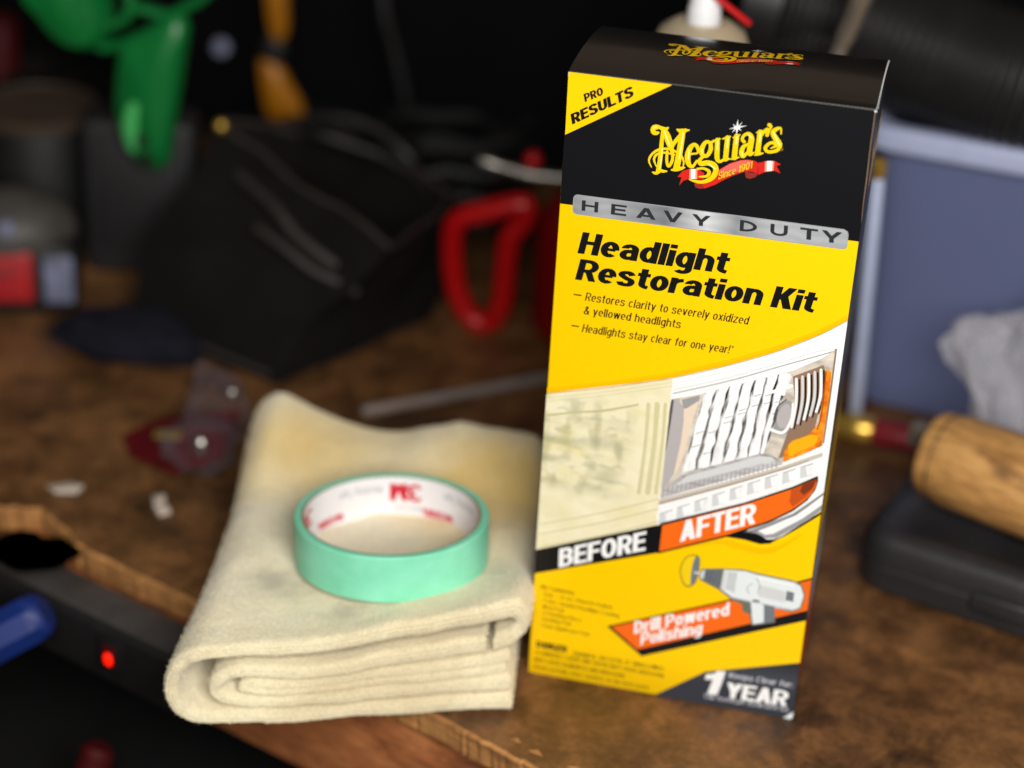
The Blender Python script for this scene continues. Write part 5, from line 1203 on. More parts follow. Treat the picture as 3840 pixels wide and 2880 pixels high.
for a, pl in tris:
    vv = [me_.vertices[k].co for k in pl.vertices]
    for _ in range(int(NV * a / tot + random.random())):
        r1, r2 = random.random(), random.random()
        p = vv[0].lerp(vv[1], r1).lerp(vv[3].lerp(vv[2], r1) if len(vv) > 3 else vv[2], r2)
        n_ = (pl.normal + Vector((random.uniform(-1, 1), random.uniform(-1, 1), random.uniform(-1, 1))) * 0.75).normalized()
        s_ = n_.orthogonal().normalized() * 0.00022; k0 = len(pv); l_ = random.uniform(0.0005, 0.0013)
        p = p - pl.normal * 0.0002
        pv += [p - s_, p + s_, p + n_ * l_]; pf.append((k0, k0 + 1, k0 + 2))
mp_ = bpy.data.meshes.new('terry_pile'); mp_.from_pydata([tuple(v) for v in pv], [], pf)
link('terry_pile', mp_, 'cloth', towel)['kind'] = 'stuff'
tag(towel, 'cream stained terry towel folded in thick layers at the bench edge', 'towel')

# ---------------------------------------------------------------- roll of tape lying on the towel
tape = thing('tape_roll', 'roll of mint green masking tape lying on the folded towel', 'tape', (-0.1425, 0.0065, 0.0512))
tape.rotation_euler = (math.radians(-4.5), math.radians(-3.0), 0)
RO, RI, RC, TH = 0.0490, 0.0452, 0.0440, 0.0245
bm = bmesh.new()
seg = 96
prof = [(RI, 0.0), (RO - 0.0006, 0.0), (RO, 0.0007), (RO + 0.0001, TH * 0.5), (RO, TH - 0.0007), (RO - 0.0006, TH), (RI, TH)]
rings = [[bm.verts.new((r_ * math.cos(k * 2 * PI / seg), r_ * math.sin(k * 2 * PI / seg), h)) for k in range(seg)] for r_, h in prof]
rings.append(rings[0])
for A, B in zip(rings, rings[1:]):
    for k in range(seg): bm.faces.new((A[k], A[(k + 1) % seg], B[(k + 1) % seg], B[k]))
build('tape_winding', bm, 'tape', tape)
bm = bmesh.new()
prof = [(RC, 0.0004), (RI - 0.00005, 0.0004), (RI - 0.00005, TH - 0.0004), (RC, TH - 0.0004)]
rings = [[bm.verts.new((r_ * math.cos(k * 2 * PI / seg), r_ * math.sin(k * 2 * PI / seg), h)) for k in range(seg)] for r_, h in prof]
rings.append(rings[0])
for j, (A, B) in enumerate(zip(rings, rings[1:])):
    for k in range(seg):
        f = bm.faces.new((A[k], A[(k + 1) % seg], B[(k + 1) % seg], B[k])); f.material_index = 1 if j == 3 else 0
build('card_core', bm, ['core_card', 'core_paper'], tape)
class CorePrint(Print):
    def normal_at(self, c, nrm): return Vector((-c.x, -c.y, 0))
def coremap(u, v, h):      # u: degrees clockwise round the inside, v: mm up
    a = math.radians(u); rr = RC - 0.00004 - h
    return Vector((rr * math.cos(a), rr * math.sin(a), v / 1000))
P = CorePrint('core_lettering', coremap, 2)
for a0 in (107.0, 10.0, -85.0, 195.0):
    P.text('tape_red', '3M', (a0 - 22, 20.5), (a0, 20.5), (a0 - 22, 10.5), 0.24)
for a0 in (144.0, 68.0, -30.0):
    P.text('tape_grey', 'Masking Tape', (a0 - 32, 19.0), (a0, 19.0), (a0 - 32, 14.5), 0.15)
for a0 in (104.0, 30.0):
    P.text('tape_grey', 'Made in USA', (a0 - 20, 7.5), (a0, 7.5), (a0 - 20, 5.0), 0.14)
for a0 in (84.0, 165.0, 5.0):
    P.text('tape_red', 'MASKING', (a0 - 24, 7.5), (a0, 7.5), (a0 - 24, 3.2), 0.24)
P.done(tape)

# ---------------------------------------------------------------- right side: case, wooden tool, tub, hose, bag, screwdriver
case = thing('hard_case', 'black moulded plastic case with a seam and latch beside the carton', 'case', (0.194, 0.160, 0), math.radians(-17))
bm = bmesh.new()
def case_loops(hx, hy, rr, prof):
    return [[(x, y, z) for x, y in rounded_rect(hx - i_, hy - i_, max(rr - i_, 0.002))] for i_, z in prof]
add_stack(bm, case_loops(0.098, 0.058, 0.020, [(0.004, 0.0), (0.0, 0.004), (0.0, 0.0165), (0.0015, 0.018)]))
build('case_base', bm, 'case_plastic', case)
bm = bmesh.new()
add_stack(bm, case_loops(0.098, 0.058, 0.020, [(0.0015, 0.0183), (-0.0008, 0.0195), (-0.0006, 0.023), (0.0008, 0.030), (0.003, 0.0345), (0.0075, 0.0368), (0.0125, 0.0372), (0.0145, 0.0360), (0.05, 0.0360)]))
build('case_lid', bm, 'case_plastic', case)
bm = bmesh.new(); add_box(bm, (-0.012, -0.0595, 0.0175), (0.034, 0.005, 0.011), None, 0.0018, 3)
build('latch', bm, 'case_plastic', case)
bm = bmesh.new(); add_box(bm, (0.022, 0.012, 0.0362), (0.10, 0.05, 0.003), None, 0.001)
build('lid_rib', bm, 'case_plastic', case)

wt = thing('hand_tool', 'thick worn wooden tool handle with a square steel tang lying on the black case', 'tool', (0.117, 0.179, 0.0655), math.radians(-24))
bm = bmesh.new()
R = 0.0262
prof = [(0.0180, 0.0), (0.0228, 0.0012), (0.0243, 0.004), (0.0246, 0.0085), (0.0250, 0.0125), (R, 0.016), (R + 0.0006, 0.05), (R + 0.001, 0.12), (R, 0.19), (0.018, 0.205)]
add_lathe(bm, prof, (0, 0, 0), 48, (1, 0, 0.0))
build('handle', bm, 'handle_wood', wt)
bm = bmesh.new()
add_lathe(bm, [(0.0243, 0.0088), (0.02485, 0.0090), (0.02490, 0.0098), (0.0243, 0.0100)], (0, 0, 0), 48, (1, 0, 0))
build('groove_ring', bm, 'rubber', wt)
bm = bmesh.new()
add_box(bm, (-0.004, 0, 0.008), (0.018, 0.010, 0.014), None, 0.0015)
build('tang', bm, 'dull_metal', wt)

tub = thing('storage_tub', 'blue plastic tub with a pale rounded rim behind the carton', 'tub', (0.055, 0.345, 0), math.radians(-8.5))
bm = bmesh.new()
def tub_loop(ins, z, rr=0.022): return [(x + 0.16, y + 0.11, z) for x, y in rounded_rect(0.16 - ins, 0.11 - ins, rr)]
add_stack(bm, [tub_loop(0.012, 0.0006), tub_loop(0.008, 0.004)] + [tub_loop(0.008 - 0.007 * k / 8, 0.004 + 0.172 * k / 8) for k in range(1, 9)] +
          [tub_loop(0.004, 0.176)] + [tub_loop(0.012, 0.010), ], True, True)
build('tub_wall', bm, 'tub_clear', tub)
tag(crumple('tub_darkener', (0.195, 0.435, 0.048), (0.110, 0.075, 0.048), 9.1, 0.2, None, 'bag_fabric', (), 3), 'dark heap added inside the blue tub to darken its lower wall', 'cloth')  # added heap, gives the see-through tub its darker lower part
bm = bmesh.new()
add_stack(bm, [tub_loop(0.002, 0.176), tub_loop(-0.006, 0.1765), tub_loop(-0.0085, 0.179), tub_loop(-0.0085, 0.188), tub_loop(-0.006, 0.192), tub_loop(0.001, 0.193), tub_loop(0.004, 0.191), tub_loop(0.0045, 0.177)], False, False)
build('rim', bm, 'tub_rim', tub)

hose = thing('corrugated_hose', 'fat black corrugated hose lying across the top of the blue tub', 'hose', (0, 0, 0))
bm = bmesh.new()
ctrl = [(-0.012, 0.372, 0.252), (0.033, 0.368, 0.245), (0.09, 0.362, 0.232), (0.15, 0.356, 0.222), (0.25, 0.35, 0.22), (0.33, 0.35, 0.22)]
q = smooth_pts(ctrl, 40)
add_tube(bm, q, [0.0405 + 0.0022 * math.sin(i * PI / 2.0 + 0.6) for i in range(len(q))], 40)
build('hose_wall', bm, 'hose_black', hose)
bm = bmesh.new(); add_lathe(bm, [(0.041, -0.012), (0.045, -0.010), (0.045, 0.012), (0.041, 0.014)], (-0.012, 0.372, 0.252), 40, (-0.98, 0.08, 0.16))
build('cuff', bm, 'dark_plastic', hose)

tag(crumple('plastic_bag', (0.186, 0.272, 0.064), (0.046, 0.042, 0.062), 3.1, 0.16, None, 'clear_bag', [((-1, -0.1, 0.34), 0.75, 9), ((-0.3, -0.3, -1), 0.3, 6)], 5, 0.24),
    'crumpled clear plastic bag lying in front of the blue tub', 'bag')

sd_ = thing('screwdriver', 'screwdriver with a dark red handle and brass ferrule beside the carton', 'screwdriver', (0, 0, 0))
ax = Vector((0.058, -0.008, 0.0)).normalized()
p0 = Vector((0.060, 0.300, 0.0105))
bm = bmesh.new(); add_tube(bm, [p0 + ax * t for t in (-0.06, 0.003)], [0.0030, 0.0030], 14)
build('shaft', bm, 'bright_metal', sd_)
bm = bmesh.new(); add_tube(bm, [p0 + ax * t for t in (0.0, 0.001, 0.007, 0.008, 0.023, 0.024)], [0.0055, 0.0075, 0.0080, 0.0085, 0.0085, 0.0078], 20)
build('ferrule', bm, 'brass', sd_)
bm = bmesh.new(); add_tube(bm, [p0 + ax * t for t in (0.0242, 0.027, 0.045, 0.07, 0.10, 0.112, 0.115)], [0.0078, 0.0086, 0.0080, 0.0095, 0.0100, 0.0085, 0.004], 20)
build('handle', bm, 'maroon', sd_)

tube_ = thing('slim_tube', 'slim pale blue tube with a brass tip leaning between carton and tub', 'tube', (0, 0, 0))
a = Vector((0.0712, 0.315, 0.002)); b = Vector((0.0655, 0.262, 0.190))
bm = bmesh.new(); add_tube(bm, [a, a + (b - a) * 0.01, a + (b - a) * 0.98, b], [0.0035, 0.0043, 0.0043, 0.003], 16)
build('tube_body', bm, 'pale_blue_plastic', tube_)
bm = bmesh.new(); dv = (b - a).normalized(); add_tube(bm, [b + dv * t for t in (0.0002, 0.001, 0.010, 0.0115)], [0.003, 0.0048, 0.0048, 0.002], 16)
build('tip', bm, 'brass', tube_)

# ---------------------------------------------------------------- behind the carton
can = thing('spray_can', 'spray can with white nozzle and red straw behind the carton', 'spray can', (-0.034, 0.202, 0))
bm = bmesh.new(); add_lathe(bm, [(0.030, 0.0), (0.031, 0.002), (0.031, 0.2600), (0.0295, 0.2620)], (0, 0, 0), 48)
build('can_body', bm, 'tub_blue', can)
bm = bmesh.new(); add_lathe(bm, [(0.0295, 0.2622), (0.0302, 0.2645), (0.0285, 0.2680), (0.0265, 0.2720), (0.0225, 0.2815), (0.0150, 0.2865), (0.0115, 0.2870), (0.0105, 0.2850), (0.009, 0.2850)], (0, 0, 0), 48)
build('dome', bm, 'can_top', can)
bm = bmesh.new(); add_lathe(bm, [(0.0075, 0.2852), (0.0092, 0.2855), (0.0088, 0.2940), (0.0080, 0.2970), (0.0078, 0.3140), (0.0070, 0.3160), (0.003, 0.3162)], (0, 0, 0), 28)
build('nozzle', bm, 'white_plastic', can)
bm = bmesh.new(); add_tube(bm, [(0.004, -0.007, 0.3035), (0.010, -0.006, 0.2995), (0.0245, -0.002, 0.2885)], 0.0017, 10)
build('straw', bm, 'red_paint', can)

bx = thing('storage_box', 'tall plain black box standing behind the spray can', 'box', (0.004, 0.36, 0), math.radians(-12))
bm = bmesh.new(); add_box(bm, (0, 0, 0.116), (0.062, 0.05, 0.2315), None, 0.002)
build('box_body', bm, 'slab_plastic', bx)
bm = bmesh.new(); add_box(bm, (0, 0, 0.239), (0.066, 0.054, 0.014), None, 0.002)
build('box_lid', bm, 'slab_plastic', bx)

bar = thing('pry_bar', 'grey steel bar leaning upright behind the carton near the hose', 'bar', (0, 0, 0))
a = Vector((-0.034, 0.290, 0.005)); b = Vector((0.0455, 0.298, 0.292))
bm = bmesh.new(); add_tube(bm, [a, a.lerp(b, 0.02), a.lerp(b, 0.86)], [0.003, 0.0045, 0.0045], 8)
build('shank', bm, 'dull_metal', bar)
bm = bmesh.new(); add_tube(bm, [a.lerp(b, 0.86), a.lerp(b, 0.88), a.lerp(b, 0.98), b + Vector((0.004, -0.004, 0.004))], [0.0045, 0.0058, 0.0062, 0.003], 8)
build('claw', bm, 'dull_metal', bar)

# ---------------------------------------------------------------- red oil can
oil = thing('oil_can', 'red metal oil can with a looped handle and short bright spout left of the carton', 'oil can', (-0.118, 0.402, 0))
bm = bmesh.new(); add_lathe(bm, [(0.030, 0.0), (0.0355, 0.002), (0.036, 0.006), (0.036, 0.074), (0.034, 0.082), (0.026, 0.093), (0.016, 0.101), (0.012, 0.104)], (0, 0, 0), 44)
build('can_body', bm, 'red_shaded', oil)
bm = bmesh.new(); add_lathe(bm, [(0.012, 0.1042), (0.014, 0.105), (0.014, 0.112), (0.010, 0.115), (0.005, 0.116)], (0, 0, 0), 28)
build('cap', bm, 'red_paint', oil)
bm = bmesh.new()
lp = [(-0.205, 0.376, 0.071), (-0.199, 0.376, 0.0795), (-0.182, 0.377, 0.0865), (-0.165, 0.379, 0.0925), (-0.158, 0.38, 0.0915), (-0.160, 0.38, 0.080), (-0.1675, 0.378, 0.068), (-0.169, 0.377, 0.045), (-0.170, 0.376, 0.022), (-0.176, 0.376, 0.008), (-0.185, 0.376, 0.0055), (-0.194, 0.376, 0.012), (-0.2015, 0.376, 0.028), (-0.205, 0.376, 0.050)]
add_tube(bm, smooth_pts(local(oil, lp), 5, True), 0.0074, 12, True, 1.1, (0, 1, 0))
build('handle', bm, 'red_paint', oil)
bm = bmesh.new(); add_tube(bm, local(oil, [(-0.132, 0.396, 0.108), (-0.158, 0.390, 0.1095), (-0.176, 0.387, 0.1135), (-0.186, 0.385, 0.1165), (-0.193, 0.3845, 0.118)]), [0.0042, 0.0040, 0.0036, 0.0046, 0.0030], 14)
build('spout', bm, 'spout_metal', oil)
bm = bmesh.new(); bmesh.ops.create_uvsphere(bm, u_segments=16, v_segments=10, radius=0.0058, matrix=Matrix.Translation(local(oil, [(-0.158, 0.392, 0.1195)])[0]))
build('valve_knob', bm, 'red_paint', oil)

# ---------------------------------------------------------------- black tool bag with straps
bag = thing('tool_bag', 'slumped black fabric tool bag with piped rim and loose straps at the back', 'bag', (-0.29, 0.36, 0))
def ring_pts(corner, n, wob, seed):
    out = []
    for i in range(4):
        a = Vector(corner[i]); b = Vector(corner[(i + 1) % 4])
        for k in range(n):
            t = k / n; p = a.lerp(b, t)
            p += Vector((noise.noise(p * 22 + Vector((seed, 0, 0))), noise.noise(p * 22 + Vector((0, seed, 0))), 0.5 * noise.noise(p * 22 + Vector((0, 0, seed))))) * wob
            out.append(p)
    return out
base_c = [(-0.402, 0.300, 0.001), (-0.286, 0.256, 0.001), (-0.219, 0.380, 0.001), (-0.335, 0.455, 0.001)]
rim_c = [(-0.366, 0.380, 0.116), (-0.228, 0.302, 0.082), (-0.210, 0.420, 0.074), (-0.322, 0.478, 0.088)]
loops = []
for k in range(9):
    t = k / 8
    cc = [Vector(a).lerp(Vector(b), t) + Vector((-0.01, -0.012, 0)) * math.sin(PI * t) * (1 if i < 2 else -0.5) for i, (a, b) in enumerate(zip(base_c, rim_c))]
    lp = ring_pts(cc, 9, 0.012 * (0.2 + t), 2.0 + t * 0.15)
    if k == 0:
        for p in lp: p.z = 0.001
    loops.append(local(bag, lp))
inner = []
for k in range(1, 6):
    t = 1 - k / 6
    cc = [Vector(a).lerp(Vector(b), t) for a, b in zip(base_c, rim_c)]
    ctr = sum(cc, Vector()) / 4
    cc = [ctr + (p - ctr) * 0.93 for p in cc]
    for p in cc: p.z = max(p.z, 0.006)
    inner.append(local(bag, ring_pts(cc, 9, 0.004, 2.0)))
bm = bmesh.new(); add_stack(bm, loops + inner, True, True)
build('bag_shell', bm, 'bag_fabric', bag)
rim_l = loops[-1]
bm = bmesh.new(); add_tube(bm, [p + Vector((0, 0, 0.001)) for p in rim_l], 0.0020, 8, True, 1.0, (0, 0, 1))
build('rim_piping', bm, 'bag_piping', bag)
def bag_tube(nm, pts, rr, mt):
    bm = bmesh.new(); add_tube(bm, smooth_pts([tuple(p) for p in local(bag, pts)], 6), rr, 10, False, 1.0); build(nm, bm, mt, bag)
bag_tube('strap', [(-0.372, 0.455, 0.072), (-0.365, 0.47, 0.083), (-0.344, 0.47, 0.093), (-0.317, 0.47, 0.100), (-0.290, 0.47, 0.097), (-0.268, 0.465, 0.087), (-0.254, 0.46, 0.075), (-0.246, 0.44, 0.066)], 0.0042, 'dark_plastic')
bag_tube('strap', [(-0.335, 0.450, 0.088), (-0.321, 0.44, 0.098), (-0.294, 0.44, 0.093), (-0.271, 0.44, 0.088), (-0.250, 0.435, 0.080), (-0.235, 0.425, 0.072)], 0.0042, 'dark_plastic')
bag_tube('strap', [(-0.345, 0.352, 0.098), (-0.309, 0.318, 0.094), (-0.291, 0.306, 0.083), (-0.272, 0.300, 0.074), (-0.258, 0.300, 0.066)], 0.0036, 'bag_piping')
bag_tube('strap', [(-0.318, 0.309, 0.082), (-0.298, 0.296, 0.079), (-0.275, 0.290, 0.068), (-0.259, 0.290, 0.062), (-0.247, 0.295, 0.054)], 0.0030, 'bag_piping')
bm = bmesh.new(); bmesh.ops.create_uvsphere(bm, u_segments=14, v_segments=8, radius=0.0042, matrix=Matrix.Translation(local(bag, [(-0.366, 0.378, 0.120)])[0]))
build('rivet', bm, 'brass', bag)
bag_tube('seam', [(-0.398, 0.296, 0.014), (-0.340, 0.270, 0.012), (-0.290, 0.250, 0.011)], 0.0018, 'bag_piping')

# ---------------------------------------------------------------- left background
slab = thing('equipment_box', 'upright dark grey plastic box left of the black bag', 'box', (-0.432, 0.402, 0), math.radians(14))
bm = bmesh.new(); add_box(bm, (0, 0, 0.056), (0.076, 0.040, 0.112), None, 0.006, 3)
build('box_shell', bm, 'slab_plastic', slab)
bm = bmesh.new(); add_box(bm, (0.0, -0.0205, 0.060), (0.056, 0.003, 0.082), None, 0.002)
build('front_panel', bm, 'slab_plastic', slab)

ct = thing('cordless_tool', 'black cordless tool with a red band and grey rounded top at the left', 'power tool', (-0.488, 0.318, 0), math.radians(20))
bm = bmesh.new(); add_box(bm, (-0.004, 0.010, 0.026), (0.088, 0.070, 0.051), None, 0.008, 3)
build('battery_base', bm, 'rubber', ct)
bm = bmesh.new(); add_box(bm, (-0.016, -0.0262, 0.030), (0.056, 0.006, 0.036), None, 0.002, 2)
rb = build('red_band', bm, 'red_plastic', ct)
bm = bmesh.new(); add_box(bm, (-0.019, -0.0295, 0.033), (0.038, 0.002, 0.0045), None, 0.0006)
build('band_slot', bm, 'maroon', rb)
bm = bmesh.new(); add_box(bm, (0.028, -0.0256, 0.027), (0.019, 0.002, 0.033), None, 0.0008)
build('side_label', bm, 'label_blue', ct)
bm = bmesh.new(); bmesh.ops.create_uvsphere(bm, u_segments=32, v_segments=18, radius=1.0, matrix=Matrix.Translation((-0.006, 0.004, 0.0515)) @ Matrix.Diagonal((0.046, 0.034, 0.028, 1)))
build('motor_housing', bm, 'grey_shell', ct)
bm = bmesh.new(); add_box(bm, (-0.004, -0.024, 0.064), (0.012, 0.010, 0.010), None, 0.003)
build('switch', bm, 'label_blue', ct)

gun = thing('spray_gun', 'green plastic pistol grip tool hanging at the upper left', 'tool', (-0.48, 0.50, 0.12))
bm = bmesh.new()
body = [(-0.560, 0.158), (-0.546, 0.140), (-0.534, 0.126), (-0.519, 0.1175), (-0.501, 0.119), (-0.492, 0.136), (-0.494, 0.158), (-0.500, 0.185), (-0.545, 0.190)]
def puff(bm, pts, y, depth, root):
    """a rounded solid whose side outline is pts (x, z)"""
    q = smooth_pts(pts, 4, True); cx = sum(p[0] for p in q) / len(q); cz = sum(p[1] for p in q) / len(q)
    lps = []
    for k in range(9):
        t = -1 + 2 * k / 8; s = max(0.05, math.sqrt(max(0, 1 - t * t)) ** 0.55)
        lps.append(local(root, [(cx + (x - cx) * s, y + t * depth / 2, cz + (z - cz) * s) for x, z in q]))
    add_stack(bm, lps)
puff(bm, body, 0.50, 0.05, gun)
build('housing', bm, 'green_plastic', gun)
bm = bmesh.new()
grip = [(-0.483, 0.128), (-0.488, 0.110), (-0.491, 0.075), (-0.485, 0.052), (-0.474, 0.034), (-0.462, 0.030), (-0.4515, 0.036), (-0.447, 0.060), (-0.4425, 0.085), (-0.436, 0.125), (-0.4335, 0.143), (-0.440, 0.152), (-0.452, 0.148), (-0.468, 0.137)]
puff(bm, grip, 0.50, 0.032, gun)
build('grip', bm, 'green_plastic', gun)
bm = bmesh.new(); add_tube(bm, local(gun, smooth_pts([(-0.470, 0.483, 0.086), (-0.474, 0.483, 0.068), (-0.473, 0.484, 0.048)], 4)), [0.003, 0.004, 0.005, 0.0055, 0.006, 0.0055, 0.005, 0.004, 0.0025], 10, False, 0.5, (0, 1, 0))
build('grip_highlight', bm, 'green_highlight', gun)  # lighter green streak shaped as a highlight down the grip
for q in ([(-0.505, 0.50, 0.122), (-0.497, 0.50, 0.119), (-0.475, 0.50, 0.128), (-0.458, 0.50, 0.138), (-0.450, 0.50, 0.146)],
          [(-0.494, 0.50, 0.135), (-0.482, 0.50, 0.142), (-0.473, 0.50, 0.151), (-0.450, 0.50, 0.149), (-0.436, 0.50, 0.156), (-0.420, 0.50, 0.168), (-0.41, 0.50, 0.19)],
          [(-0.482, 0.50, 0.142), (-0.477, 0.50, 0.155), (-0.482, 0.50, 0.172), (-0.496, 0.50, 0.176)]):
    bm = bmesh.new(); add_tube(bm, smooth_pts([tuple(p) for p in local(gun, q)], 6), 0.0042, 10, False, 1.4, (0, 1, 0))
    build('trigger_guard', bm, 'green_plastic', gun)
for x, z in ((-0.4655, 0.0575), (-0.462, 0.044), (-0.519, 0.130)):
    bm = bmesh.new(); add_tube(bm, local(gun, [(x, 0.486, z), (x, 0.4815, z)]), 0.0042, 14)
    build('screw_recess', bm, 'dark_plastic', gun)
gun.scale = (0.906, 0.906, 0.906); gun.location = (-0.4262, 0.370, 0.1681)

bm = bmesh.new(); add_lathe(bm, [(0.010, 0.0), (0.014, 0.003), (0.015, 0.030), (0.013, 0.055), (0.006, 0.060)], (-0.583, 0.50, 0.075), 24, (0.1, 0, 1))
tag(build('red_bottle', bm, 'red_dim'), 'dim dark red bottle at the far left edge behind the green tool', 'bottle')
yb = thing('clamp_handle', 'yellow plastic tool handle with a flared foot hanging on the back wall side', 'tool', (-0.385, 0.55, 0.1))
bm = bmesh.new(); puff(bm, [(-0.394, 0.185), (-0.377, 0.185), (-0.3765, 0.150), (-0.377, 0.128), (-0.385, 0.121), (-0.391, 0.135)], 0.55, 0.016, yb)
build('handle', bm, 'yellow_plastic', yb)
bm = bmesh.new(); puff(bm, [(-0.398, 0.109), (-0.385, 0.107), (-0.374, 0.090), (-0.364, 0.072), (-0.368, 0.062), (-0.389, 0.060), (-0.396, 0.080)], 0.55, 0.016, yb)
build('foot', bm, 'yellow_plastic', yb)
bm = bmesh.new(); puff(bm, [(-0.394, 0.126), (-0.378, 0.122), (-0.382, 0.104), (-0.397, 0.104)], 0.55, 0.012, yb)
build('shadow_band', bm, 'rubber', yb)  # black piece for the shadow across the middle of the handle

bm = bmesh.new(); add_tube(bm, smooth_pts([(-0.335, 0.62, 0.30), (-0.320, 0.60, 0.153), (-0.310, 0.60, 0.111), (-0.301, 0.60, 0.076), (-0.294, 0.60, 0.040), (-0.285, 0.60, 0.006), (-0.24, 0.62, 0.005)], 6), 0.0045, 10)
tag(build('power_cable', bm, 'dark_plastic'), 'thick dark cable hanging down behind the black bag', 'cable')
bm = bmesh.new(); add_lathe(bm, [(0.004, 0), (0.0062, 0.001), (0.0062, 0.005), (0.003, 0.007)], (-0.429, 0.555, 0.110), 20, (0.1, -1, 0.3))
tag(build('metal_knob', bm, 'label_blue'), 'small pale metal knob in the dark right of the green tool', 'knob')

tag(crumple('dark_jacket', (-0.60, 0.53, 0.045), (0.10, 0.085, 0.050), 12.4, 0.25, None, 'bag_fabric', (), 4, 0.12), 'black cloth jacket heaped behind the red and black tool', 'jacket')
pot = thing('round_tin', 'dim brown round tin lid in the dark below the green tool', 'tin', (-0.520, 0.43, 0))
bm = bmesh.new(); add_lathe(bm, [(0.040, 0.0), (0.042, 0.002), (0.042, 0.086), (0.041, 0.088)], (0, 0, 0), 40); build('tin_body', bm, 'rubber', pot)
bm = bmesh.new(); add_lathe(bm, [(0.0425, 0.0882), (0.0435, 0.090), (0.0435, 0.096), (0.041, 0.097), (0.040, 0.0955), (0.001, 0.0955)], (0, 0, 0), 40); build('tin_lid', bm, 'tin_brown', pot)
coil = []
for k in range(90):
    a = k * 2 * PI / 22
    coil.append((-0.245 + (0.055 + 0.006 * math.sin(k * 1.7)) * math.cos(a), 0.525 + (0.045 + 0.005 * math.cos(k * 2.3)) * math.sin(a), 0.007 + 0.0009 * k + 0.004 * math.sin(k * 0.9) ** 2))
bm = bmesh.new(); add_tube(bm, coil, 0.0052, 8)
tag(build('cable_coil', bm, 'rubber'), 'coil of black cable heaped behind the red oil can', 'cable')
tag(crumple('black_cloth', (-0.345, 0.560, 0.030), (0.085, 0.055, 0.034), 4.4, 0.3, None, 'bag_fabric', (), 3), 'black cloth bundle in the dark behind the tool bag', 'cloth')
tag(crumple('navy_cloth', (-0.392, 0.268, 0.012), (0.050, 0.026, 0.016), 15.0, 0.3, None, 'navy_cloth', (), 3), 'dark navy cloth scrap lying in front of the black bag', 'cloth')
# ---------------------------------------------------------------- loose things on the bench
bm = bmesh.new(); a = Vector((-0.224, 0.232, 0.0045)); b = Vector((-0.085, 0.346, 0.0045))
add_tube(bm, [a, a.lerp(b, 0.005), a.lerp(b, 0.995), b], [0.0025, 0.0036, 0.0036, 0.0025], 14)
tag(build('dowel_rod', bm, 'rod_grey'), 'thin grey rod lying on the bench behind the towel', 'rod')

pk = thing('blister_pack', 'clear crumpled blister pack with a dark red card beside the towel', 'packaging', (-0.305, 0.155, 0), math.radians(-10))
bm = bmesh.new()
card = [(-0.046, -0.004, 0.004), (-0.030, -0.020, 0.003), (0.006, -0.030, 0.006), (0.026, -0.010, 0.012), (0.020, 0.022, 0.026), (-0.010, 0.020, 0.018), (-0.034, 0.012, 0.010)]
tp = [bm.verts.new(p) for p in card]; bt = [bm.verts.new((p[0], p[1], p[2] - 0.0012)) for p in card]
bm.faces.new(tp); bm.faces.new(bt[::-1])
for k in range(len(card)): bm.faces.new((tp[k], bt[k], bt[(k + 1) % len(card)], tp[(k + 1) % len(card)]))
build('backing_card', bm, 'card_red', pk, smooth=False)
bm = bmesh.new(); add_box(bm, (-0.012, -0.008, 0.0165), (0.016, 0.010, 0.001), Matrix.Rotation(0.4, 3, 'Z'), 0.0003)
build('card_panel', bm, 'brass', pk)
crumple('clear_shell', (0.012, -0.012, 0.017), (0.022, 0.020, 0.015), 7.7, 0.4, pk, 'clear_blister', (), 3)
crumple('clear_shell', (0.008, 0.016, 0.030), (0.020, 0.014, 0.022), 1.7, 0.45, pk, 'clear_blister', (), 3)
bm = bmesh.new(); bmesh.ops.create_icosphere(bm, subdivisions=2, radius=0.0055, matrix=Matrix.Translation((0.012, -0.012, 0.016)) @ Matrix.Diagonal((1, 0.8, 1.5, 1)))
build('glint_bit', bm, 'bright_metal', pk)  # shiny blob standing in for a highlight on the clear blister
bm = bmesh.new(); bmesh.ops.create_icosphere(bm, subdivisions=2, radius=0.0042, matrix=Matrix.Translation((0.014, 0.016, 0.040)) @ Matrix.Diagonal((1.5, 0.5, 0.7, 1)))
build('glint_bit', bm, 'bright_metal', pk)  # second blob for a blister highlight

def scrap(name, pts, h, label):
    bm = bmesh.new()
    t = [bm.verts.new((x, y, 0.0008 + h * (0.4 + 0.6 * (k % 2)))) for k, (x, y) in enumerate(pts)]
    b = [bm.verts.new((x, y, 0.0004)) for x, y in pts]
    bm.faces.new(t); bm.faces.new(b[::-1]); n = len(pts)
    for k in range(n): bm.faces.new((t[k], b[k], b[(k + 1) % n], t[(k + 1) % n]))
    tag(build(name, bm, 'scrap', None, False), label, 'scrap', 'paper scraps on the bench')
scrap('paper_scrap', [(-0.371, 0.096), (-0.364, 0.091), (-0.352, 0.094), (-0.351, 0.101), (-0.360, 0.103)], 0.002, 'small white paper scrap near the chipped bench corner')
scrap('paper_scrap', [(-0.310, 0.103), (-0.303, 0.104), (-0.300, 0.098), (-0.294, 0.090), (-0.299, 0.085), (-0.305, 0.092)], 0.003, 'small twisted cream paper scrap close to the towel')

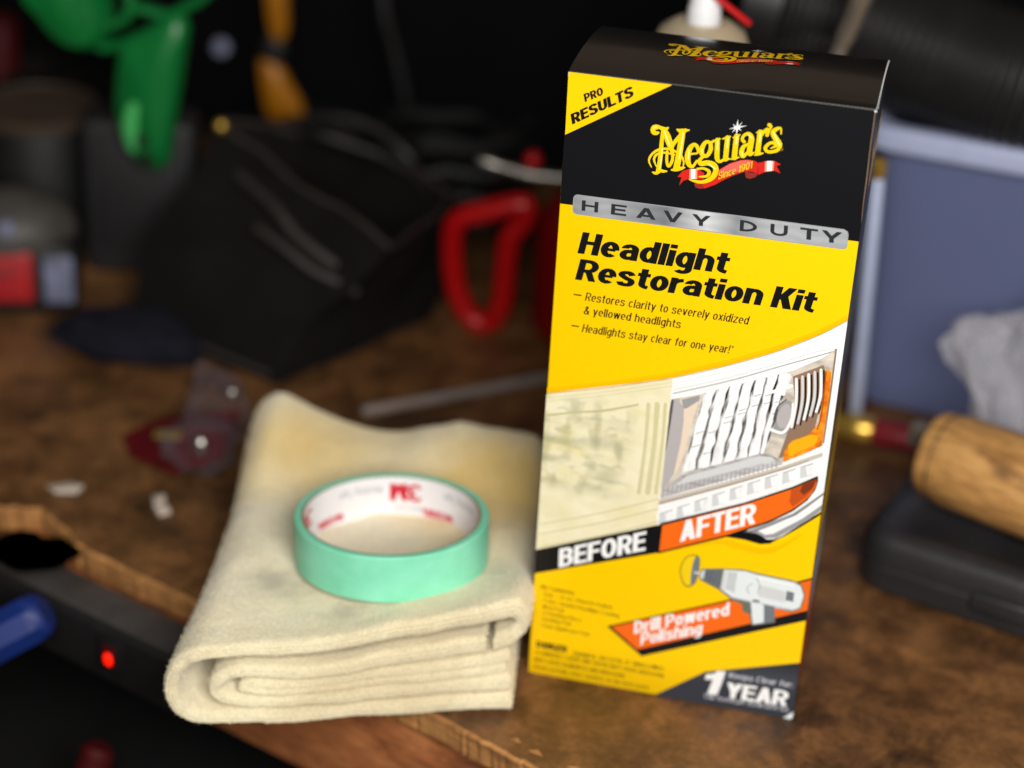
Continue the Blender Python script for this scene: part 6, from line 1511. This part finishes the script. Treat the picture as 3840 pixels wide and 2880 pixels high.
# ---------------------------------------------------------------- power strip on the bench front, blue handle, things below
ps = thing('power_strip', 'black power strip with a glowing red switch along the bench front', 'power strip', on_edge(-0.02, -0.018, -0.033), math.atan2(ED.y, ED.x))
bm = bmesh.new(); add_box(bm, (-0.03, 0, 0), (0.30, 0.031, 0.036), None, 0.004, 3)
build('housing', bm, 'dark_plastic', ps)
bm = bmesh.new(); add_box(bm, (-0.03, 0.0, 0.0184), (0.29, 0.024, 0.002), None, 0.0008)
build('cover_plate', bm, 'strip_top', ps)
bm = bmesh.new(); add_box(bm, (0.076, -0.0160, 0.003), (0.017, 0.004, 0.020), None, 0.001)
rk = build('rocker_frame', bm, 'rubber', ps)
bm = bmesh.new(); add_box(bm, (0.0765, -0.0182, 0.003), (0.0095, 0.0024, 0.013), None, 0.0008, 2)
build('rocker_body', bm, 'red_dim', rk)
bm = bmesh.new(); bmesh.ops.create_uvsphere(bm, u_segments=20, v_segments=12, radius=1.0, matrix=Matrix.Translation((0.077, -0.0192, 0.002)) @ Matrix.Diagonal((0.0030, 0.0014, 0.0040, 1)))
build('pilot_lens', bm, 'glow', rk)

bh = thing('blue_handle_tool', 'blue plastic tool handle sticking up in front of the bench at the left', 'tool', (0, 0, 0))
a = Vector((-0.327, -0.006, -0.0105)); b = Vector((-0.400, -0.035, -0.056)); d_ = (b - a)
bm = bmesh.new(); add_tube(bm, [a, a.lerp(b, 0.03), a.lerp(b, 0.10), b, a.lerp(b, 1.6)], [0.0095, 0.0125, 0.0138, 0.0138, 0.0125], 8)
build('grip', bm, 'blue_plastic', bh, smooth=True)
bm = bmesh.new(); add_tube(bm, [a.lerp(b, 1.6), a.lerp(b, 1.65), a.lerp(b, 2.6)], [0.0125, 0.005, 0.005], 12)
build('shank', bm, 'dull_metal', bh)

bm = bmesh.new(); add_tube(bm, smooth_pts([(-0.303, 0.000, -0.098), (-0.307, -0.004, -0.114), (-0.313, -0.008, -0.130), (-0.325, -0.012, -0.1535)], 4), [0.006] + [0.0095] * 11 + [0.007], 14)
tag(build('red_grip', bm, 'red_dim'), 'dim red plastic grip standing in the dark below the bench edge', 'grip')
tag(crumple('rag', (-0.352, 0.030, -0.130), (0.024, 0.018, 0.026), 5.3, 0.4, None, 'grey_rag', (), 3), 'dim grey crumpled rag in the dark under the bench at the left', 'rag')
